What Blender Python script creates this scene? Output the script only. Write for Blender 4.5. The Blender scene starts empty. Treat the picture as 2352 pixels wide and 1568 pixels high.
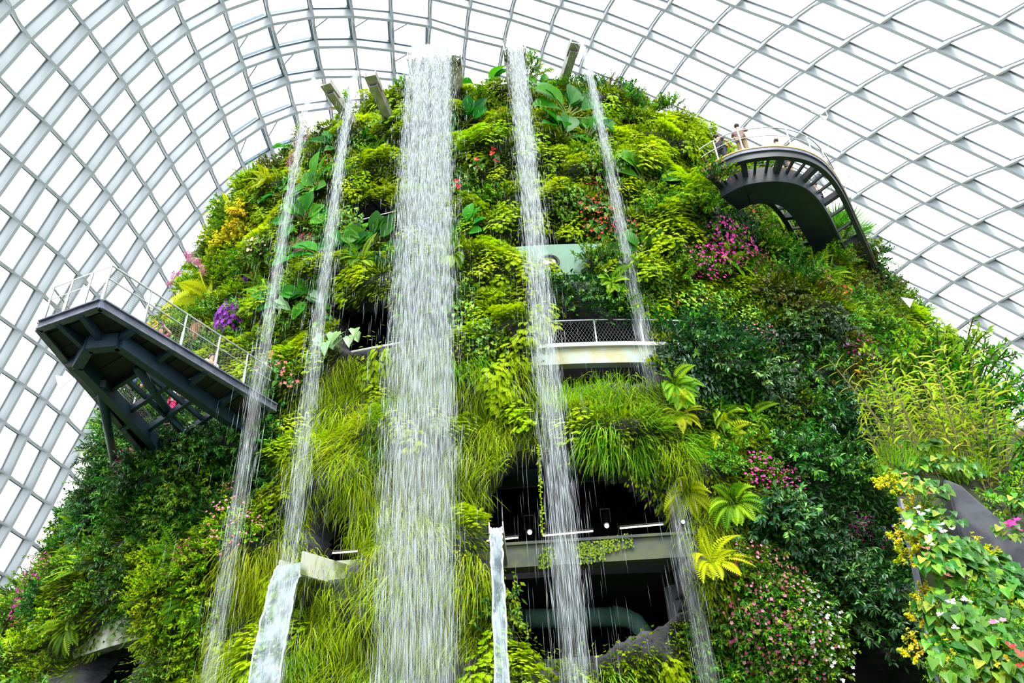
import bpy, math, random
import numpy as np
from mathutils import Vector, Matrix
from mathutils.bvhtree import BVHTree

rng = np.random.default_rng(7)
random.seed(7)
SC = bpy.context.scene
COL = SC.collection
A = np.array

# ------------------------------------------------------------------ camera
F = 1850.0
PITCH, ROLL = math.radians(34.0), math.radians(3.6)
CAM = A([0.0, 0.0, 1.6])
_f = A([0, math.cos(PITCH), math.sin(PITCH)]); _r0 = A([1.0, 0, 0]); _u0 = np.cross(_r0, _f)
RX = _r0*math.cos(ROLL) - _u0*math.sin(ROLL)
UX = _u0*math.cos(ROLL) + _r0*math.sin(ROLL)
FX = _f
cd = bpy.data.cameras.new('camera'); co = bpy.data.objects.new('camera', cd); COL.objects.link(co)
cd.sensor_width = 36.0; cd.lens = 36.0*F/2352; cd.clip_end = 400; cd.clip_start = 0.1
co.matrix_world = Matrix(((RX[0], UX[0], -FX[0], CAM[0]), (RX[1], UX[1], -FX[1], CAM[1]), (RX[2], UX[2], -FX[2], CAM[2]), (0, 0, 0, 1)))
SC.camera = co

def ray(p):
    p = np.asarray(p, float)
    d = ((p[..., 0]-1176)/F)[..., None]*RX + ((784-p[..., 1])/F)[..., None]*UX + FX
    return d/np.linalg.norm(d, axis=-1, keepdims=True)
def proj(P):
    q = np.asarray(P, float)-CAM; z = q@FX
    return np.stack([1176+F*(q@RX)/z, 784-F*(q@UX)/z], -1)
def atz(px, py, z):
    d = ray(A([px, py])); return CAM + d*((z-CAM[2])/d[2])
def aty(px, py, y):
    d = ray(A([px, py])); return CAM + d*(y/d[1])
def nrm(v):
    v = np.asarray(v, float); return v/(np.linalg.norm(v, axis=-1, keepdims=True)+1e-12)

# ------------------------------------------------------------------ mesh helpers
class MB:
    def __init__(s): s.v = []; s.f = []; s.a = []; s.m = []; s.n = 0
    def add(s, verts, faces, vary=None, mat=0):
        verts = np.asarray(verts, float)
        s.v.append(verts); n0 = s.n; s.n += len(verts)
        for f in faces: s.f.append(tuple(i+n0 for i in f)); s.m.append(mat)
        s.a.append(np.full(len(verts), random.random() if vary is None else vary))
    def box(s, c, sx, sy, sz, ax=None, mat=0):
        ax = np.eye(3) if ax is None else ax
        c = np.asarray(c, float); vs = []
        for i in (-1, 1):
            for j in (-1, 1):
                for k in (-1, 1): vs.append(c+ax[0]*i*sx/2+ax[1]*j*sy/2+ax[2]*k*sz/2)
        s.add(vs, [(0, 1, 3, 2), (4, 6, 7, 5), (0, 4, 5, 1), (2, 3, 7, 6), (0, 2, 6, 4), (1, 5, 7, 3)], mat=mat)
    def bar(s, p0, p1, w, h, up=(0, 0, 1), mat=0):
        p0 = np.asarray(p0, float); p1 = np.asarray(p1, float); d = p1-p0; L = np.linalg.norm(d)
        if L < 1e-6: return
        d = d/L; side = np.cross(d, up)
        if np.linalg.norm(side) < 1e-4: side = np.cross(d, (1, 0, 0))
        side = nrm(side); u = np.cross(side, d)
        s.box((p0+p1)/2, L, w, h, [d, side, u], mat)
    def tube(s, pts, r, n=8, mat=0, cap=True):
        pts = [np.asarray(p, float) for p in pts]; K = len(pts)
        rs = r if hasattr(r, '__len__') else [r]*K
        vs = []; ref = A([0.3, 0.2, 1.0])
        for k in range(K):
            d = nrm(pts[min(k+1, K-1)]-pts[max(k-1, 0)])
            a = np.cross(d, ref)
            if np.linalg.norm(a) < .05: a = np.cross(d, (1, 0, 0))
            a = nrm(a); b = np.cross(d, a)
            for i in range(n):
                t = 2*math.pi*i/n; vs.append(pts[k]+rs[k]*(a*math.cos(t)+b*math.sin(t)))
        fs = [(k*n+i, k*n+(i+1) % n, (k+1)*n+(i+1) % n, (k+1)*n+i) for k in range(K-1) for i in range(n)]
        if cap: fs += [tuple(range(n))[::-1], tuple(range((K-1)*n, K*n))]
        s.add(vs, fs, mat=mat)
    def sweep(s, pts, prof, ups=None, mat=0, closed_prof=True):
        """sweep a profile (side, up) along points; up is world z unless given"""
        pts = [np.asarray(p, float) for p in pts]; K = len(pts); n = len(prof); vs = []
        for k in range(K):
            d = nrm(pts[min(k+1, K-1)]-pts[max(k-1, 0)]); up = A([0, 0, 1.0]) if ups is None else ups[k]
            side = nrm(np.cross(d, up)); u = nrm(np.cross(side, d))
            for a, b in prof: vs.append(pts[k]+side*a+u*b)
        fs = [(k*n+i, k*n+(i+1) % n, (k+1)*n+(i+1) % n, (k+1)*n+i) for k in range(K-1) for i in range(n)]
        fs += [tuple(range(n))[::-1], tuple(range((K-1)*n, K*n))]
        s.add(vs, fs, mat=mat)
    def sphere(s, c, r, nu=14, nv=9, mat=0, sc=(1, 1, 1)):
        vs = []; c = np.asarray(c, float)
        for j in range(nv+1):
            t = math.pi*j/nv
            for i in range(nu):
                p = 2*math.pi*i/nu
                vs.append(c+r*A([math.sin(t)*math.cos(p)*sc[0], math.sin(t)*math.sin(p)*sc[1], math.cos(t)*sc[2]]))
        s.add(vs, [(j*nu+i, (j+1)*nu+i, (j+1)*nu+(i+1) % nu, j*nu+(i+1) % nu) for j in range(nv) for i in range(nu)], mat=mat)
    def mesh(s, name, mats, smooth=False):
        me = bpy.data.meshes.new(name)
        me.from_pydata(np.concatenate(s.v).tolist() if s.v else [], [], s.f)
        for m in (mats if isinstance(mats, (list, tuple)) else [mats]): me.materials.append(m)
        if any(s.m): me.polygons.foreach_set('material_index', s.m)
        at = me.attributes.new('vary', 'FLOAT', 'POINT')
        if s.a: at.data.foreach_set('value', np.concatenate(s.a))
        if smooth: me.polygons.foreach_set('use_smooth', [True]*len(me.polygons))
        me.update(); return me
    def build(s, name, mats, parent=None, smooth=False):
        o = bpy.data.objects.new(name, s.mesh(name, mats, smooth)); COL.objects.link(o)
        if parent is not None: o.parent = parent
        return o

def fast_mesh(name, V, quads, vary, mat, smooth=False):
    me = bpy.data.meshes.new(name); nq = len(quads); k = quads.shape[1]
    me.vertices.add(len(V)); me.vertices.foreach_set('co', np.ascontiguousarray(V, np.float32).ravel())
    me.loops.add(nq*k); me.loops.foreach_set('vertex_index', np.ascontiguousarray(quads, np.int32).ravel())
    me.polygons.add(nq); me.polygons.foreach_set('loop_start', np.arange(0, nq*k, k, dtype=np.int32))
    me.update(calc_edges=True)
    at = me.attributes.new('vary', 'FLOAT', 'POINT'); at.data.foreach_set('value', np.asarray(vary, np.float32))
    if smooth: me.polygons.foreach_set('use_smooth', [True]*nq)
    me.materials.append(mat); return me

def tag(o, label=None, cat=None, group=None, kind=None):
    if label: o['label'] = label
    if cat: o['category'] = cat
    if group: o['group'] = group
    if kind: o['kind'] = kind
    return o
def empty(name, loc=(0, 0, 0)):
    o = bpy.data.objects.new(name, None); o.location = loc; COL.objects.link(o); o.empty_display_size = .2; return o
def shift(pts, loc): return [np.asarray(p, float)-np.asarray(loc, float) for p in pts]

# ------------------------------------------------------------------ materials
def srgb(r, g, b):
    c = [x/255 for x in (r, g, b)]
    return tuple(x/12.92 if x <= .04045 else ((x+.055)/1.055)**2.4 for x in c)+(1,)
def newmat(name):
    m = bpy.data.materials.new(name); m.use_nodes = True; nt = m.node_tree; nt.nodes.clear()
    out = nt.nodes.new('ShaderNodeOutputMaterial'); return m, nt, out
def N(nt, t, **kw):
    n = nt.nodes.new(t)
    for k, v in kw.items(): setattr(n, k, v)
    return n
def plain(name, col, rough=.5, metal=0., noise=0., nscale=3., col2=None, bump=0., spec=.5):
    m, nt, out = newmat(name); b = N(nt, 'ShaderNodeBsdfPrincipled'); nt.links.new(b.outputs[0], out.inputs[0])
    b.inputs['Base Color'].default_value = col; b.inputs['Roughness'].default_value = rough; b.inputs['Metallic'].default_value = metal
    b.inputs['Specular IOR Level'].default_value = spec
    if col2 is not None or bump:
        tc = N(nt, 'ShaderNodeTexCoord'); no = N(nt, 'ShaderNodeTexNoise'); no.inputs['Scale'].default_value = nscale; no.inputs['Detail'].default_value = 6
        nt.links.new(tc.outputs['Object'], no.inputs['Vector'])
        if col2 is not None:
            r = N(nt, 'ShaderNodeValToRGB'); r.color_ramp.elements[0].position = .42; r.color_ramp.elements[1].position = .6
            r.color_ramp.elements[0].color = col; r.color_ramp.elements[1].color = col2
            nt.links.new(no.outputs['Fac'], r.inputs[0]); nt.links.new(r.outputs[0], b.inputs['Base Color'])
        if bump:
            bp = N(nt, 'ShaderNodeBump'); bp.inputs['Strength'].default_value = bump; nt.links.new(no.outputs['Fac'], bp.inputs['Height']); nt.links.new(bp.outputs[0], b.inputs['Normal'])
    return m
def leafmat(name, cols, transl=.35, rough=.45, obj_var=.25, spec=.35):
    m, nt, out = newmat(name)
    at = N(nt, 'ShaderNodeAttribute', attribute_name='vary'); r = N(nt, 'ShaderNodeValToRGB'); cr = r.color_ramp
    while len(cr.elements) < len(cols): cr.elements.new(.5)
    for i, c in enumerate(cols): cr.elements[i].position = i/(max(1, len(cols)-1)); cr.elements[i].color = srgb(*c)
    nt.links.new(at.outputs['Fac'], r.inputs[0])
    oi = N(nt, 'ShaderNodeObjectInfo'); hs = N(nt, 'ShaderNodeHueSaturation')
    mr = N(nt, 'ShaderNodeMapRange'); mr.inputs[3].default_value = 1-obj_var; mr.inputs[4].default_value = 1+obj_var*.8
    mh = N(nt, 'ShaderNodeMapRange'); mh.inputs[3].default_value = .5-.012*obj_var*4; mh.inputs[4].default_value = .5+.018*obj_var*4
    ml = N(nt, 'ShaderNodeMath', operation='MULTIPLY'); ml.inputs[1].default_value = 7.31; fr = N(nt, 'ShaderNodeMath', operation='FRACT')
    nt.links.new(oi.outputs['Random'], mr.inputs[0]); nt.links.new(oi.outputs['Random'], ml.inputs[0]); nt.links.new(ml.outputs[0], fr.inputs[0]); nt.links.new(fr.outputs[0], mh.inputs[0])
    nt.links.new(mr.outputs[0], hs.inputs['Value']); nt.links.new(mh.outputs[0], hs.inputs['Hue']); nt.links.new(r.outputs[0], hs.inputs['Color'])
    b = N(nt, 'ShaderNodeBsdfPrincipled'); b.inputs['Roughness'].default_value = rough; b.inputs['Specular IOR Level'].default_value = spec
    t = N(nt, 'ShaderNodeBsdfTranslucent'); mx = N(nt, 'ShaderNodeMixShader'); mx.inputs[0].default_value = transl
    nt.links.new(hs.outputs[0], b.inputs['Base Color']); nt.links.new(hs.outputs[0], t.inputs['Color'])
    nt.links.new(b.outputs[0], mx.inputs[1]); nt.links.new(t.outputs[0], mx.inputs[2]); nt.links.new(mx.outputs[0], out.inputs[0])
    return m
def emit(name, col, s):
    m, nt, out = newmat(name); e = N(nt, 'ShaderNodeEmission'); e.inputs[0].default_value = col; e.inputs[1].default_value = s; nt.links.new(e.outputs[0], out.inputs[0]); return m

M = {}
M['steel'] = plain('painted_steel', srgb(176, 183, 188), .6)
M['steel_dark'] = plain('vent_frame_steel', srgb(92, 120, 138), .5)
M['deck_paint'] = plain('dark_blue_grey_paint', srgb(30, 54, 72), .5, col2=srgb(24, 44, 60), nscale=2)
M['deck_edge'] = plain('grey_edge_channel', srgb(100, 104, 122), .5, col2=srgb(78, 84, 102), nscale=3)
M['deck_board'] = plain('dark_deck_soffit', srgb(40, 42, 46), .85)
M['walk_paint'] = plain('dark_teal_walkway_paint', srgb(22, 36, 44), .5, col2=srgb(17, 28, 36), nscale=2)
M['walk_edge'] = plain('orange_edge_strip', srgb(225, 165, 70), .4)
M['rail'] = plain('brushed_rail', srgb(190, 195, 196), .35, .6)
M['inox'] = plain('stainless_steel', srgb(168, 166, 158), .42, .35, col2=srgb(142, 140, 132), nscale=2.5)
M['concrete'] = plain('mossy_concrete', srgb(66, 72, 74), .85, col2=srgb(84, 90, 66), nscale=1.6, bump=.15)
M['ringwhite'] = plain('pale_painted_concrete', srgb(160, 180, 172), .7, col2=srgb(158, 156, 118), nscale=1.1)
M['ringcap'] = plain('white_cap', srgb(205, 206, 198), .6)
M['ringgreen'] = plain('pale_green_concrete', srgb(100, 142, 126), .7, col2=srgb(96, 124, 100), nscale=.8)
M['ringold'] = plain('lichen_concrete', srgb(176, 180, 165), .85, col2=srgb(96, 110, 50), nscale=1.6)
M['duct'] = plain('green_duct', srgb(96, 140, 124), .6, col2=srgb(84, 124, 108), nscale=2)
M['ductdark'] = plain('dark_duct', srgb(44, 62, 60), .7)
M['column'] = plain('grey_column', srgb(150, 150, 152), .8)
M['black'] = plain('black_metal', srgb(24, 26, 30), .5)
M['interior'] = plain('interior_shade', srgb(26, 28, 30), .9)  # near-black base colour stands in for the shade inside the openings
M['globe'] = plain('globe_plastic', srgb(205, 205, 200), .4)
M['tube'] = emit('lit_tube', (1, .93, .78, 1), 3.0)
M['bulb'] = emit('lit_bulb', (1, .96, .86, 1), 5.0)
M['slate'] = plain('grey_slate', srgb(62, 65, 72), .9, col2=srgb(36, 39, 46), nscale=2.6, bump=1.0)
M['soil'] = plain('dark_soil', srgb(34, 38, 24), .95, col2=srgb(46, 58, 22), nscale=2.5)
M['ground'] = plain('garden_ground', srgb(48, 62, 34), .95, col2=srgb(70, 78, 60), nscale=.6)
M['white_cloth'] = plain('white_fabric', srgb(222, 222, 220), .8)
M['netting'] = plain('rail_mesh', srgb(120, 124, 124), .5, .3)

def rock_material():
    m, nt, out = newmat('mossy_rock'); b = N(nt, 'ShaderNodeBsdfPrincipled'); b.inputs['Roughness'].default_value = .9; nt.links.new(b.outputs[0], out.inputs[0])
    tc = N(nt, 'ShaderNodeTexCoord'); no = N(nt, 'ShaderNodeTexNoise'); no.inputs['Scale'].default_value = .9; no.inputs['Detail'].default_value = 8
    nt.links.new(tc.outputs['Object'], no.inputs['Vector']); r = N(nt, 'ShaderNodeValToRGB'); e = r.color_ramp.elements
    e[0].position = .36; e[0].color = srgb(38, 38, 42); e[1].position = .66; e[1].color = srgb(62, 76, 24)
    x = e.new(.52); x.color = srgb(66, 66, 74)
    nt.links.new(no.outputs['Fac'], r.inputs[0]); nt.links.new(r.outputs[0], b.inputs['Base Color'])
    n2 = N(nt, 'ShaderNodeTexNoise'); n2.inputs['Scale'].default_value = 5; n2.inputs['Detail'].default_value = 8; nt.links.new(tc.outputs['Object'], n2.inputs['Vector'])
    bp = N(nt, 'ShaderNodeBump'); bp.inputs['Strength'].default_value = .7; bp.inputs['Distance'].default_value = .15; nt.links.new(n2.outputs['Fac'], bp.inputs['Height']); nt.links.new(bp.outputs[0], b.inputs['Normal'])
    return m
M['rock'] = rock_material()
def water_material(name, alpha):
    m, nt, out = newmat(name); b = N(nt, 'ShaderNodeBsdfPrincipled'); b.inputs['Base Color'].default_value = (.78, .87, .97, 1); b.inputs['Roughness'].default_value = .25
    t = N(nt, 'ShaderNodeBsdfTranslucent'); t.inputs[0].default_value = (.93, .96, 1, 1); m1 = N(nt, 'ShaderNodeMixShader'); m1.inputs[0].default_value = .4
    nt.links.new(b.outputs[0], m1.inputs[1]); nt.links.new(t.outputs[0], m1.inputs[2])
    tr = N(nt, 'ShaderNodeBsdfTransparent'); m2 = N(nt, 'ShaderNodeMixShader'); m2.inputs[0].default_value = alpha
    nt.links.new(tr.outputs[0], m2.inputs[1]); nt.links.new(m1.outputs[0], m2.inputs[2]); nt.links.new(m2.outputs[0], out.inputs[0]); return m
M['water'] = water_material('falling_water', .62)
def veil_material(name, lo, hi, amax):
    m, nt, out = newmat(name); tc = N(nt, 'ShaderNodeTexCoord'); mp = N(nt, 'ShaderNodeMapping'); mp.inputs['Scale'].default_value = (7, 2, .45)
    no = N(nt, 'ShaderNodeTexNoise'); no.inputs['Scale'].default_value = 1.6; no.inputs['Detail'].default_value = 6; no.inputs['Roughness'].default_value = .65
    nt.links.new(tc.outputs['Object'], mp.inputs[0]); nt.links.new(mp.outputs[0], no.inputs['Vector'])
    mr = N(nt, 'ShaderNodeMapRange'); mr.inputs[1].default_value = lo; mr.inputs[2].default_value = hi; mr.inputs[3].default_value = 0; mr.inputs[4].default_value = amax; nt.links.new(no.outputs['Fac'], mr.inputs[0])
    at = N(nt, 'ShaderNodeAttribute', attribute_name='vary'); mu = N(nt, 'ShaderNodeMath', operation='MULTIPLY'); nt.links.new(mr.outputs[0], mu.inputs[0]); nt.links.new(at.outputs['Fac'], mu.inputs[1])
    d = N(nt, 'ShaderNodeBsdfDiffuse'); d.inputs[0].default_value = (.95, .975, 1, 1); t = N(nt, 'ShaderNodeBsdfTranslucent'); t.inputs[0].default_value = (.95, .975, 1, 1); m1 = N(nt, 'ShaderNodeMixShader'); m1.inputs[0].default_value = .5
    nt.links.new(d.outputs[0], m1.inputs[1]); nt.links.new(t.outputs[0], m1.inputs[2]); tr = N(nt, 'ShaderNodeBsdfTransparent'); m2 = N(nt, 'ShaderNodeMixShader')
    nt.links.new(mu.outputs[0], m2.inputs[0]); nt.links.new(tr.outputs[0], m2.inputs[1]); nt.links.new(m1.outputs[0], m2.inputs[2]); nt.links.new(m2.outputs[0], out.inputs[0]); return m
M['veil'] = veil_material('water_veil', .35, .7, .6); M['tongue'] = water_material('water_tongue', .93)
def sheet_material():
    m, nt, out = newmat('clear_water_sheet'); tc = N(nt, 'ShaderNodeTexCoord'); mp = N(nt, 'ShaderNodeMapping'); mp.inputs['Scale'].default_value = (3, 3, 1.6)
    no = N(nt, 'ShaderNodeTexNoise'); no.inputs['Scale'].default_value = 1.2; no.inputs['Detail'].default_value = 5; nt.links.new(tc.outputs['Object'], mp.inputs[0]); nt.links.new(mp.outputs[0], no.inputs['Vector'])
    r = N(nt, 'ShaderNodeValToRGB'); r.color_ramp.elements[0].position = .4; r.color_ramp.elements[1].position = .62; r.color_ramp.elements[0].color = (.1, .1, .1, 1); r.color_ramp.elements[1].color = (.42, .42, .42, 1)
    nt.links.new(no.outputs['Fac'], r.inputs[0])
    bp = N(nt, 'ShaderNodeBump'); bp.inputs['Strength'].default_value = .8; bp.inputs['Distance'].default_value = .2; nt.links.new(no.outputs['Fac'], bp.inputs['Height'])
    d = N(nt, 'ShaderNodeBsdfDiffuse'); d.inputs[0].default_value = (.6, .7, .8, 1); g = N(nt, 'ShaderNodeBsdfGlossy'); g.inputs[0].default_value = (.6, .65, .7, 1); g.inputs['Roughness'].default_value = .12; nt.links.new(bp.outputs[0], g.inputs['Normal'])
    a1 = N(nt, 'ShaderNodeMixShader'); a1.inputs[0].default_value = .3; nt.links.new(d.outputs[0], a1.inputs[1]); nt.links.new(g.outputs[0], a1.inputs[2])
    tr = N(nt, 'ShaderNodeBsdfTransparent'); tr.inputs[0].default_value = (.9, .96, .98, 1); m2 = N(nt, 'ShaderNodeMixShader')
    nt.links.new(r.outputs[0], m2.inputs[0]); nt.links.new(tr.outputs[0], m2.inputs[1]); nt.links.new(a1.outputs[0], m2.inputs[2]); nt.links.new(m2.outputs[0], out.inputs[0]); return m
M['sheet'] = sheet_material()
def glass_material():
    m, nt, out = newmat('roof_glass'); fr = N(nt, 'ShaderNodeFresnel'); fr.inputs[0].default_value = 1.25
    g = N(nt, 'ShaderNodeBsdfGlossy'); g.inputs['Roughness'].default_value = .03; t = N(nt, 'ShaderNodeBsdfTransparent'); t.inputs[0].default_value = (.96, .985, .985, 1)
    mx = N(nt, 'ShaderNodeMixShader'); nt.links.new(fr.outputs[0], mx.inputs[0]); nt.links.new(t.outputs[0], mx.inputs[1]); nt.links.new(g.outputs[0], mx.inputs[2]); nt.links.new(mx.outputs[0], out.inputs[0]); return m
M['glass'] = glass_material()

LM = {
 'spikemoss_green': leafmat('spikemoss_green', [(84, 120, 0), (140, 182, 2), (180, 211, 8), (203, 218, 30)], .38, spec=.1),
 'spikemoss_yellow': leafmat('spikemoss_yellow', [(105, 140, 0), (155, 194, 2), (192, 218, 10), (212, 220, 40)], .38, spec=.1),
 'moss': leafmat('moss_green', [(46, 72, 4), (86, 120, 6), (124, 154, 10), (152, 168, 25)], obj_var=0, spec=.1),
 'grass_yellow': leafmat('grass_yellow', [(104, 138, 0), (156, 188, 5), (190, 212, 15), (210, 220, 60)], .42, spec=.1),
 'grass_green': leafmat('grass_green', [(60, 125, 5), (100, 170, 15), (145, 200, 30), (185, 215, 70)], .42, spec=.1),
 'grass_carpet': leafmat('grass_carpet', [(88, 118, 0), (142, 174, 5), (180, 203, 20)], .42, obj_var=0, spec=.1),
 'shrub_dark': leafmat('shrub_dark', [(18, 62, 16), (32, 98, 26), (60, 136, 38), (114, 174, 38)], .25, .38, spec=.35),
 'shrub_blue': leafmat('shrub_blue', [(16, 54, 26), (30, 86, 38), (60, 120, 60), (116, 166, 58)], .2, .35, spec=.45),
 'shrub_lime': leafmat('shrub_lime', [(74, 132, 0), (124, 184, 5), (170, 214, 12), (200, 220, 30)], .42, spec=.1),
 'shrub_mid': leafmat('shrub_mid', [(38, 98, 10), (70, 142, 16), (112, 178, 28), (165, 190, 40)], .33),
 'shrub_brown': leafmat('shrub_brown', [(58, 72, 20), (84, 104, 26), (108, 142, 36), (140, 96, 46)], .25),
 'leaf_carpet': leafmat('leaf_carpet', [(20, 58, 14), (38, 96, 22), (66, 128, 30)], .25, obj_var=0),
 'ivy': leafmat('ivy_dark', [(24, 48, 30), (38, 66, 42), (62, 90, 58)], .15, .4),
 'fern': leafmat('fern_green', [(70, 125, 12), (115, 170, 20), (160, 200, 35)], .4, spec=.1),
 'fern_yellow': leafmat('fern_yellow', [(140, 160, 10), (185, 200, 20), (205, 215, 40)], .45, spec=.1),
 'paddle': leafmat('paddle_leaf', [(22, 95, 14), (46, 130, 18), (92, 170, 24)], .35, .45, spec=.2),
 'paddle_pale': leafmat('paddle_pale', [(120, 165, 120), (150, 190, 140), (130, 180, 90)], .3, .35),
 'heart': leafmat('heart_leaf', [(30, 90, 20), (60, 130, 25), (110, 165, 35), (185, 185, 60)], .35, .35),
 'orchid_stalk': leafmat('orchid_leaf', [(105, 160, 20), (165, 195, 40), (205, 205, 80)], .4),
 'palm': leafmat('palm_green', [(50, 110, 25), (80, 145, 30), (120, 170, 40)], .3),
 'yellow_leaf': leafmat('yellow_leaf', [(150, 180, 10), (205, 212, 15), (232, 222, 40), (225, 190, 50)], .45),
 'brown': leafmat('dead_brown', [(90, 66, 44), (130, 100, 66), (160, 130, 90)], .2),
 'stem': leafmat('stem_brown', [(70, 70, 40), (100, 92, 50)], .1),
 'petiole': leafmat('petiole_green', [(120, 150, 60), (160, 170, 80)], .2),
 'magenta': leafmat('magenta_petal', [(190, 20, 140), (225, 40, 170), (225, 90, 180)], .4, obj_var=.1),
 'pink': leafmat('pink_petal', [(225, 90, 140), (235, 130, 165), (240, 170, 190)], .4, obj_var=.1),
 'mauve': leafmat('mauve_petal', [(180, 90, 135), (205, 125, 160), (225, 160, 185)], .4, obj_var=.1),
 'red': leafmat('red_petal', [(185, 15, 20), (220, 35, 35), (235, 70, 60)], .3, obj_var=.1),
 'orange': leafmat('orange_petal', [(235, 100, 20), (245, 130, 40), (250, 150, 60)], .4, obj_var=.1),
 'purple': leafmat('purple_petal', [(110, 20, 140), (150, 50, 180), (180, 95, 205)], .35, obj_var=.1),
 'blue': leafmat('blue_petal', [(70, 70, 180), (105, 105, 210), (140, 140, 225)], .35, obj_var=.1),
 'white': leafmat('white_petal', [(225, 228, 225), (240, 240, 235)], .35, obj_var=.05),
 'yellow': leafmat('yellow_petal', [(240, 180, 10), (250, 205, 30)], .4, obj_var=.1),
 'cream': leafmat('cream_petal', [(240, 215, 160), (245, 225, 190)], .4, obj_var=.1),
 'lilac': leafmat('lilac_petal', [(200, 150, 215), (215, 175, 225)], .4, obj_var=.1),
 'salmon': leafmat('salmon_petal', [(235, 120, 110), (240, 150, 130)], .4, obj_var=.1),
}

# ------------------------------------------------------------------ sky and daylight
w = bpy.data.worlds.new('overcast_sky'); SC.world = w; w.use_nodes = True; nt = w.node_tree; nt.nodes.clear()
wo = N(nt, 'ShaderNodeOutputWorld'); bg = N(nt, 'ShaderNodeBackground'); tc = N(nt, 'ShaderNodeTexCoord'); sx = N(nt, 'ShaderNodeSeparateXYZ'); rp = N(nt, 'ShaderNodeValToRGB')
rp.color_ramp.elements[0].position = 0.0; rp.color_ramp.elements[0].color = (.88, .93, .98, 1)
rp.color_ramp.elements[1].position = .5; rp.color_ramp.elements[1].color = (1, 1, 1, 1)
nt.links.new(tc.outputs['Generated'], sx.inputs[0]); nt.links.new(sx.outputs['Z'], rp.inputs[0]); nt.links.new(rp.outputs[0], bg.inputs[0]); bg.inputs[1].default_value = 1.75
nt.links.new(bg.outputs[0], wo.inputs[0])
sd = bpy.data.lights.new('daylight', 'SUN'); so = bpy.data.objects.new('daylight', sd); COL.objects.link(so)
sd.energy = 3.2; sd.angle = math.radians(25); sd.color = (1, .98, .93)
so.rotation_euler = Vector((-.18, .62, -1.0)).to_track_quat('-Z', 'Y').to_euler()
SC.view_settings.view_transform = 'Standard'; SC.view_settings.look = 'None'; SC.view_settings.gamma = 1; SC.view_settings.exposure = 0.75; SC.view_settings.use_curve_mapping = False
cy = SC.cycles; cy.adaptive_threshold = .03; cy.max_bounces = 4; cy.diffuse_bounces = 1; cy.glossy_bounces = 1; cy.transmission_bounces = 3; cy.transparent_max_bounces = 10; cy.caustics_reflective = False; cy.caustics_refractive = False

# ------------------------------------------------------------------ glass dome on a curved steel grid
NODES = {}
def addn(j, i0, *p):
    for k in range(0, len(p), 2): NODES[(i0+k//2, j)] = (p[k], p[k+1])
addn(0,3,509,8,533,74,554,142,576,209,600,274); addn(-1,3,422,56,452,124,480,189,506,253,533,319,559,384)
addn(-2,2,310,48,346,115,381,180,413,242,445,305,474,370,503,433); addn(-3,1,191,55,237,120,277,181,316,242,352,302,385,364,420,425,452,484,482,545)
addn(-4,0,54,74,115,138,167,196,213,253,256,310,295,369,334,427,369,484,403,541); addn(-5,1,40,224,101,278,151,332,199,386,241,438,282,492,320,546,356,603,390,659)
addn(-6,2,33,364,88,412,140,458,188,507,232,562,278,615,314,669,348,725); addn(-7,3,31,499,87,543,135,585,181,631,222,679); addn(-8,4,31,627,85,665)
addn(-9,5,36,755,89,794,138,830); addn(-10,6,41,876,92,912,140,950,189,998,227,1040); addn(-11,7,46,996,97,1034,145,1072,191,1116)
addn(-12,7,5,1085,56,1120,105,1154,148,1187); addn(-13,8,8,1205,59,1238,107,1271); addn(-14,9,10,1322,66,1356); addn(-15,10,15,1445)
addn(1,4,617,40,637,114,657,176,674,245); addn(2,4,714,24,724,94,738,163,756,235); addn(3,4,806,23,813,93,822,162); addn(4,4,898,32,900,103,904,170); addn(5,4,987,46,983,117)
addn(6,3,1079,5,1071,74,1065,138); addn(7,3,1173,30,1158,94); addn(8,2,1287,2,1265,59,1243,123); addn(9,2,1388,31,1357,94,1332,156); addn(10,1,1533,8,1490,71,1450,135,1418,191)
addn(11,0,1695,0,1640,55,1588,114,1546,173); addn(12,0,1820,44,1748,102,1686,159,1639,215); addn(13,-1,2031,41,1937,96,1859,150,1790,205,1736,258)
addn(14,-2,2297,44,2164,99,2058,150,1970,201,1895,252,1837,304); addn(15,-1,2300,160,2181,208,2082,256,2002,305,1930,353); addn(16,0,2311,266,2198,314,2110,358,2038,403,1968,447)
addn(17,1,2321,372,2222,409,2137,455,2069,495,2007,542); addn(18,2,2337,467,2247,507,2170,546,2106,588,2047,634); addn(19,4,2273,595,2204,637,2145,678,2093,720)
addn(20,5,2305,685,2240,725,2183,768); addn(21,6,2338,775,2279,815); addn(22,8,2315,905)
DC = A([0.0, 32.0, 0.0]); DS = A([43.0, 58.0, 53.0])
def dome_hit(px):
    d = ray(px); o = (CAM-DC)/DS; e = d/DS
    a = (e*e).sum(-1); b = (e*o).sum(-1); c = (o*o).sum()-1
    t = (-b+np.sqrt(b*b-a*c))/a; return CAM+d*t[..., None]
nk = A(list(NODES.keys()), float); nv = dome_hit(A(list(NODES.values()), float))
SCL = A([1.0, 0.8]); kk = nk*SCL
def phi(r): return np.where(r > 0, r*r*np.log(r+1e-12), 0)
_n = len(kk); _P = np.c_[np.ones(_n), kk]; _K = phi(np.linalg.norm(kk[:, None]-kk[None], axis=-1))+np.eye(_n)*.15
_S = np.linalg.solve(np.block([[_K, _P], [_P.T, np.zeros((3, 3))]]), np.r_[nv, np.zeros((3, 3))])
def dome_node(i, j):
    q = A([i, j], float)*SCL; r = np.linalg.norm(kk-q, axis=1)
    p = phi(r)@_S[:_n]+A([1, q[0], q[1]])@_S[_n:]
    v = (p-DC)/DS; return DC+DS*(v/np.linalg.norm(v)), r.min()
GRID = {}
for i in range(-5, 15):
    for j in range(-18, 27):
        p, r = dome_node(i, j)
        if r < 3.6 and p[2] > 0.5: GRID[(i, j)] = p
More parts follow.
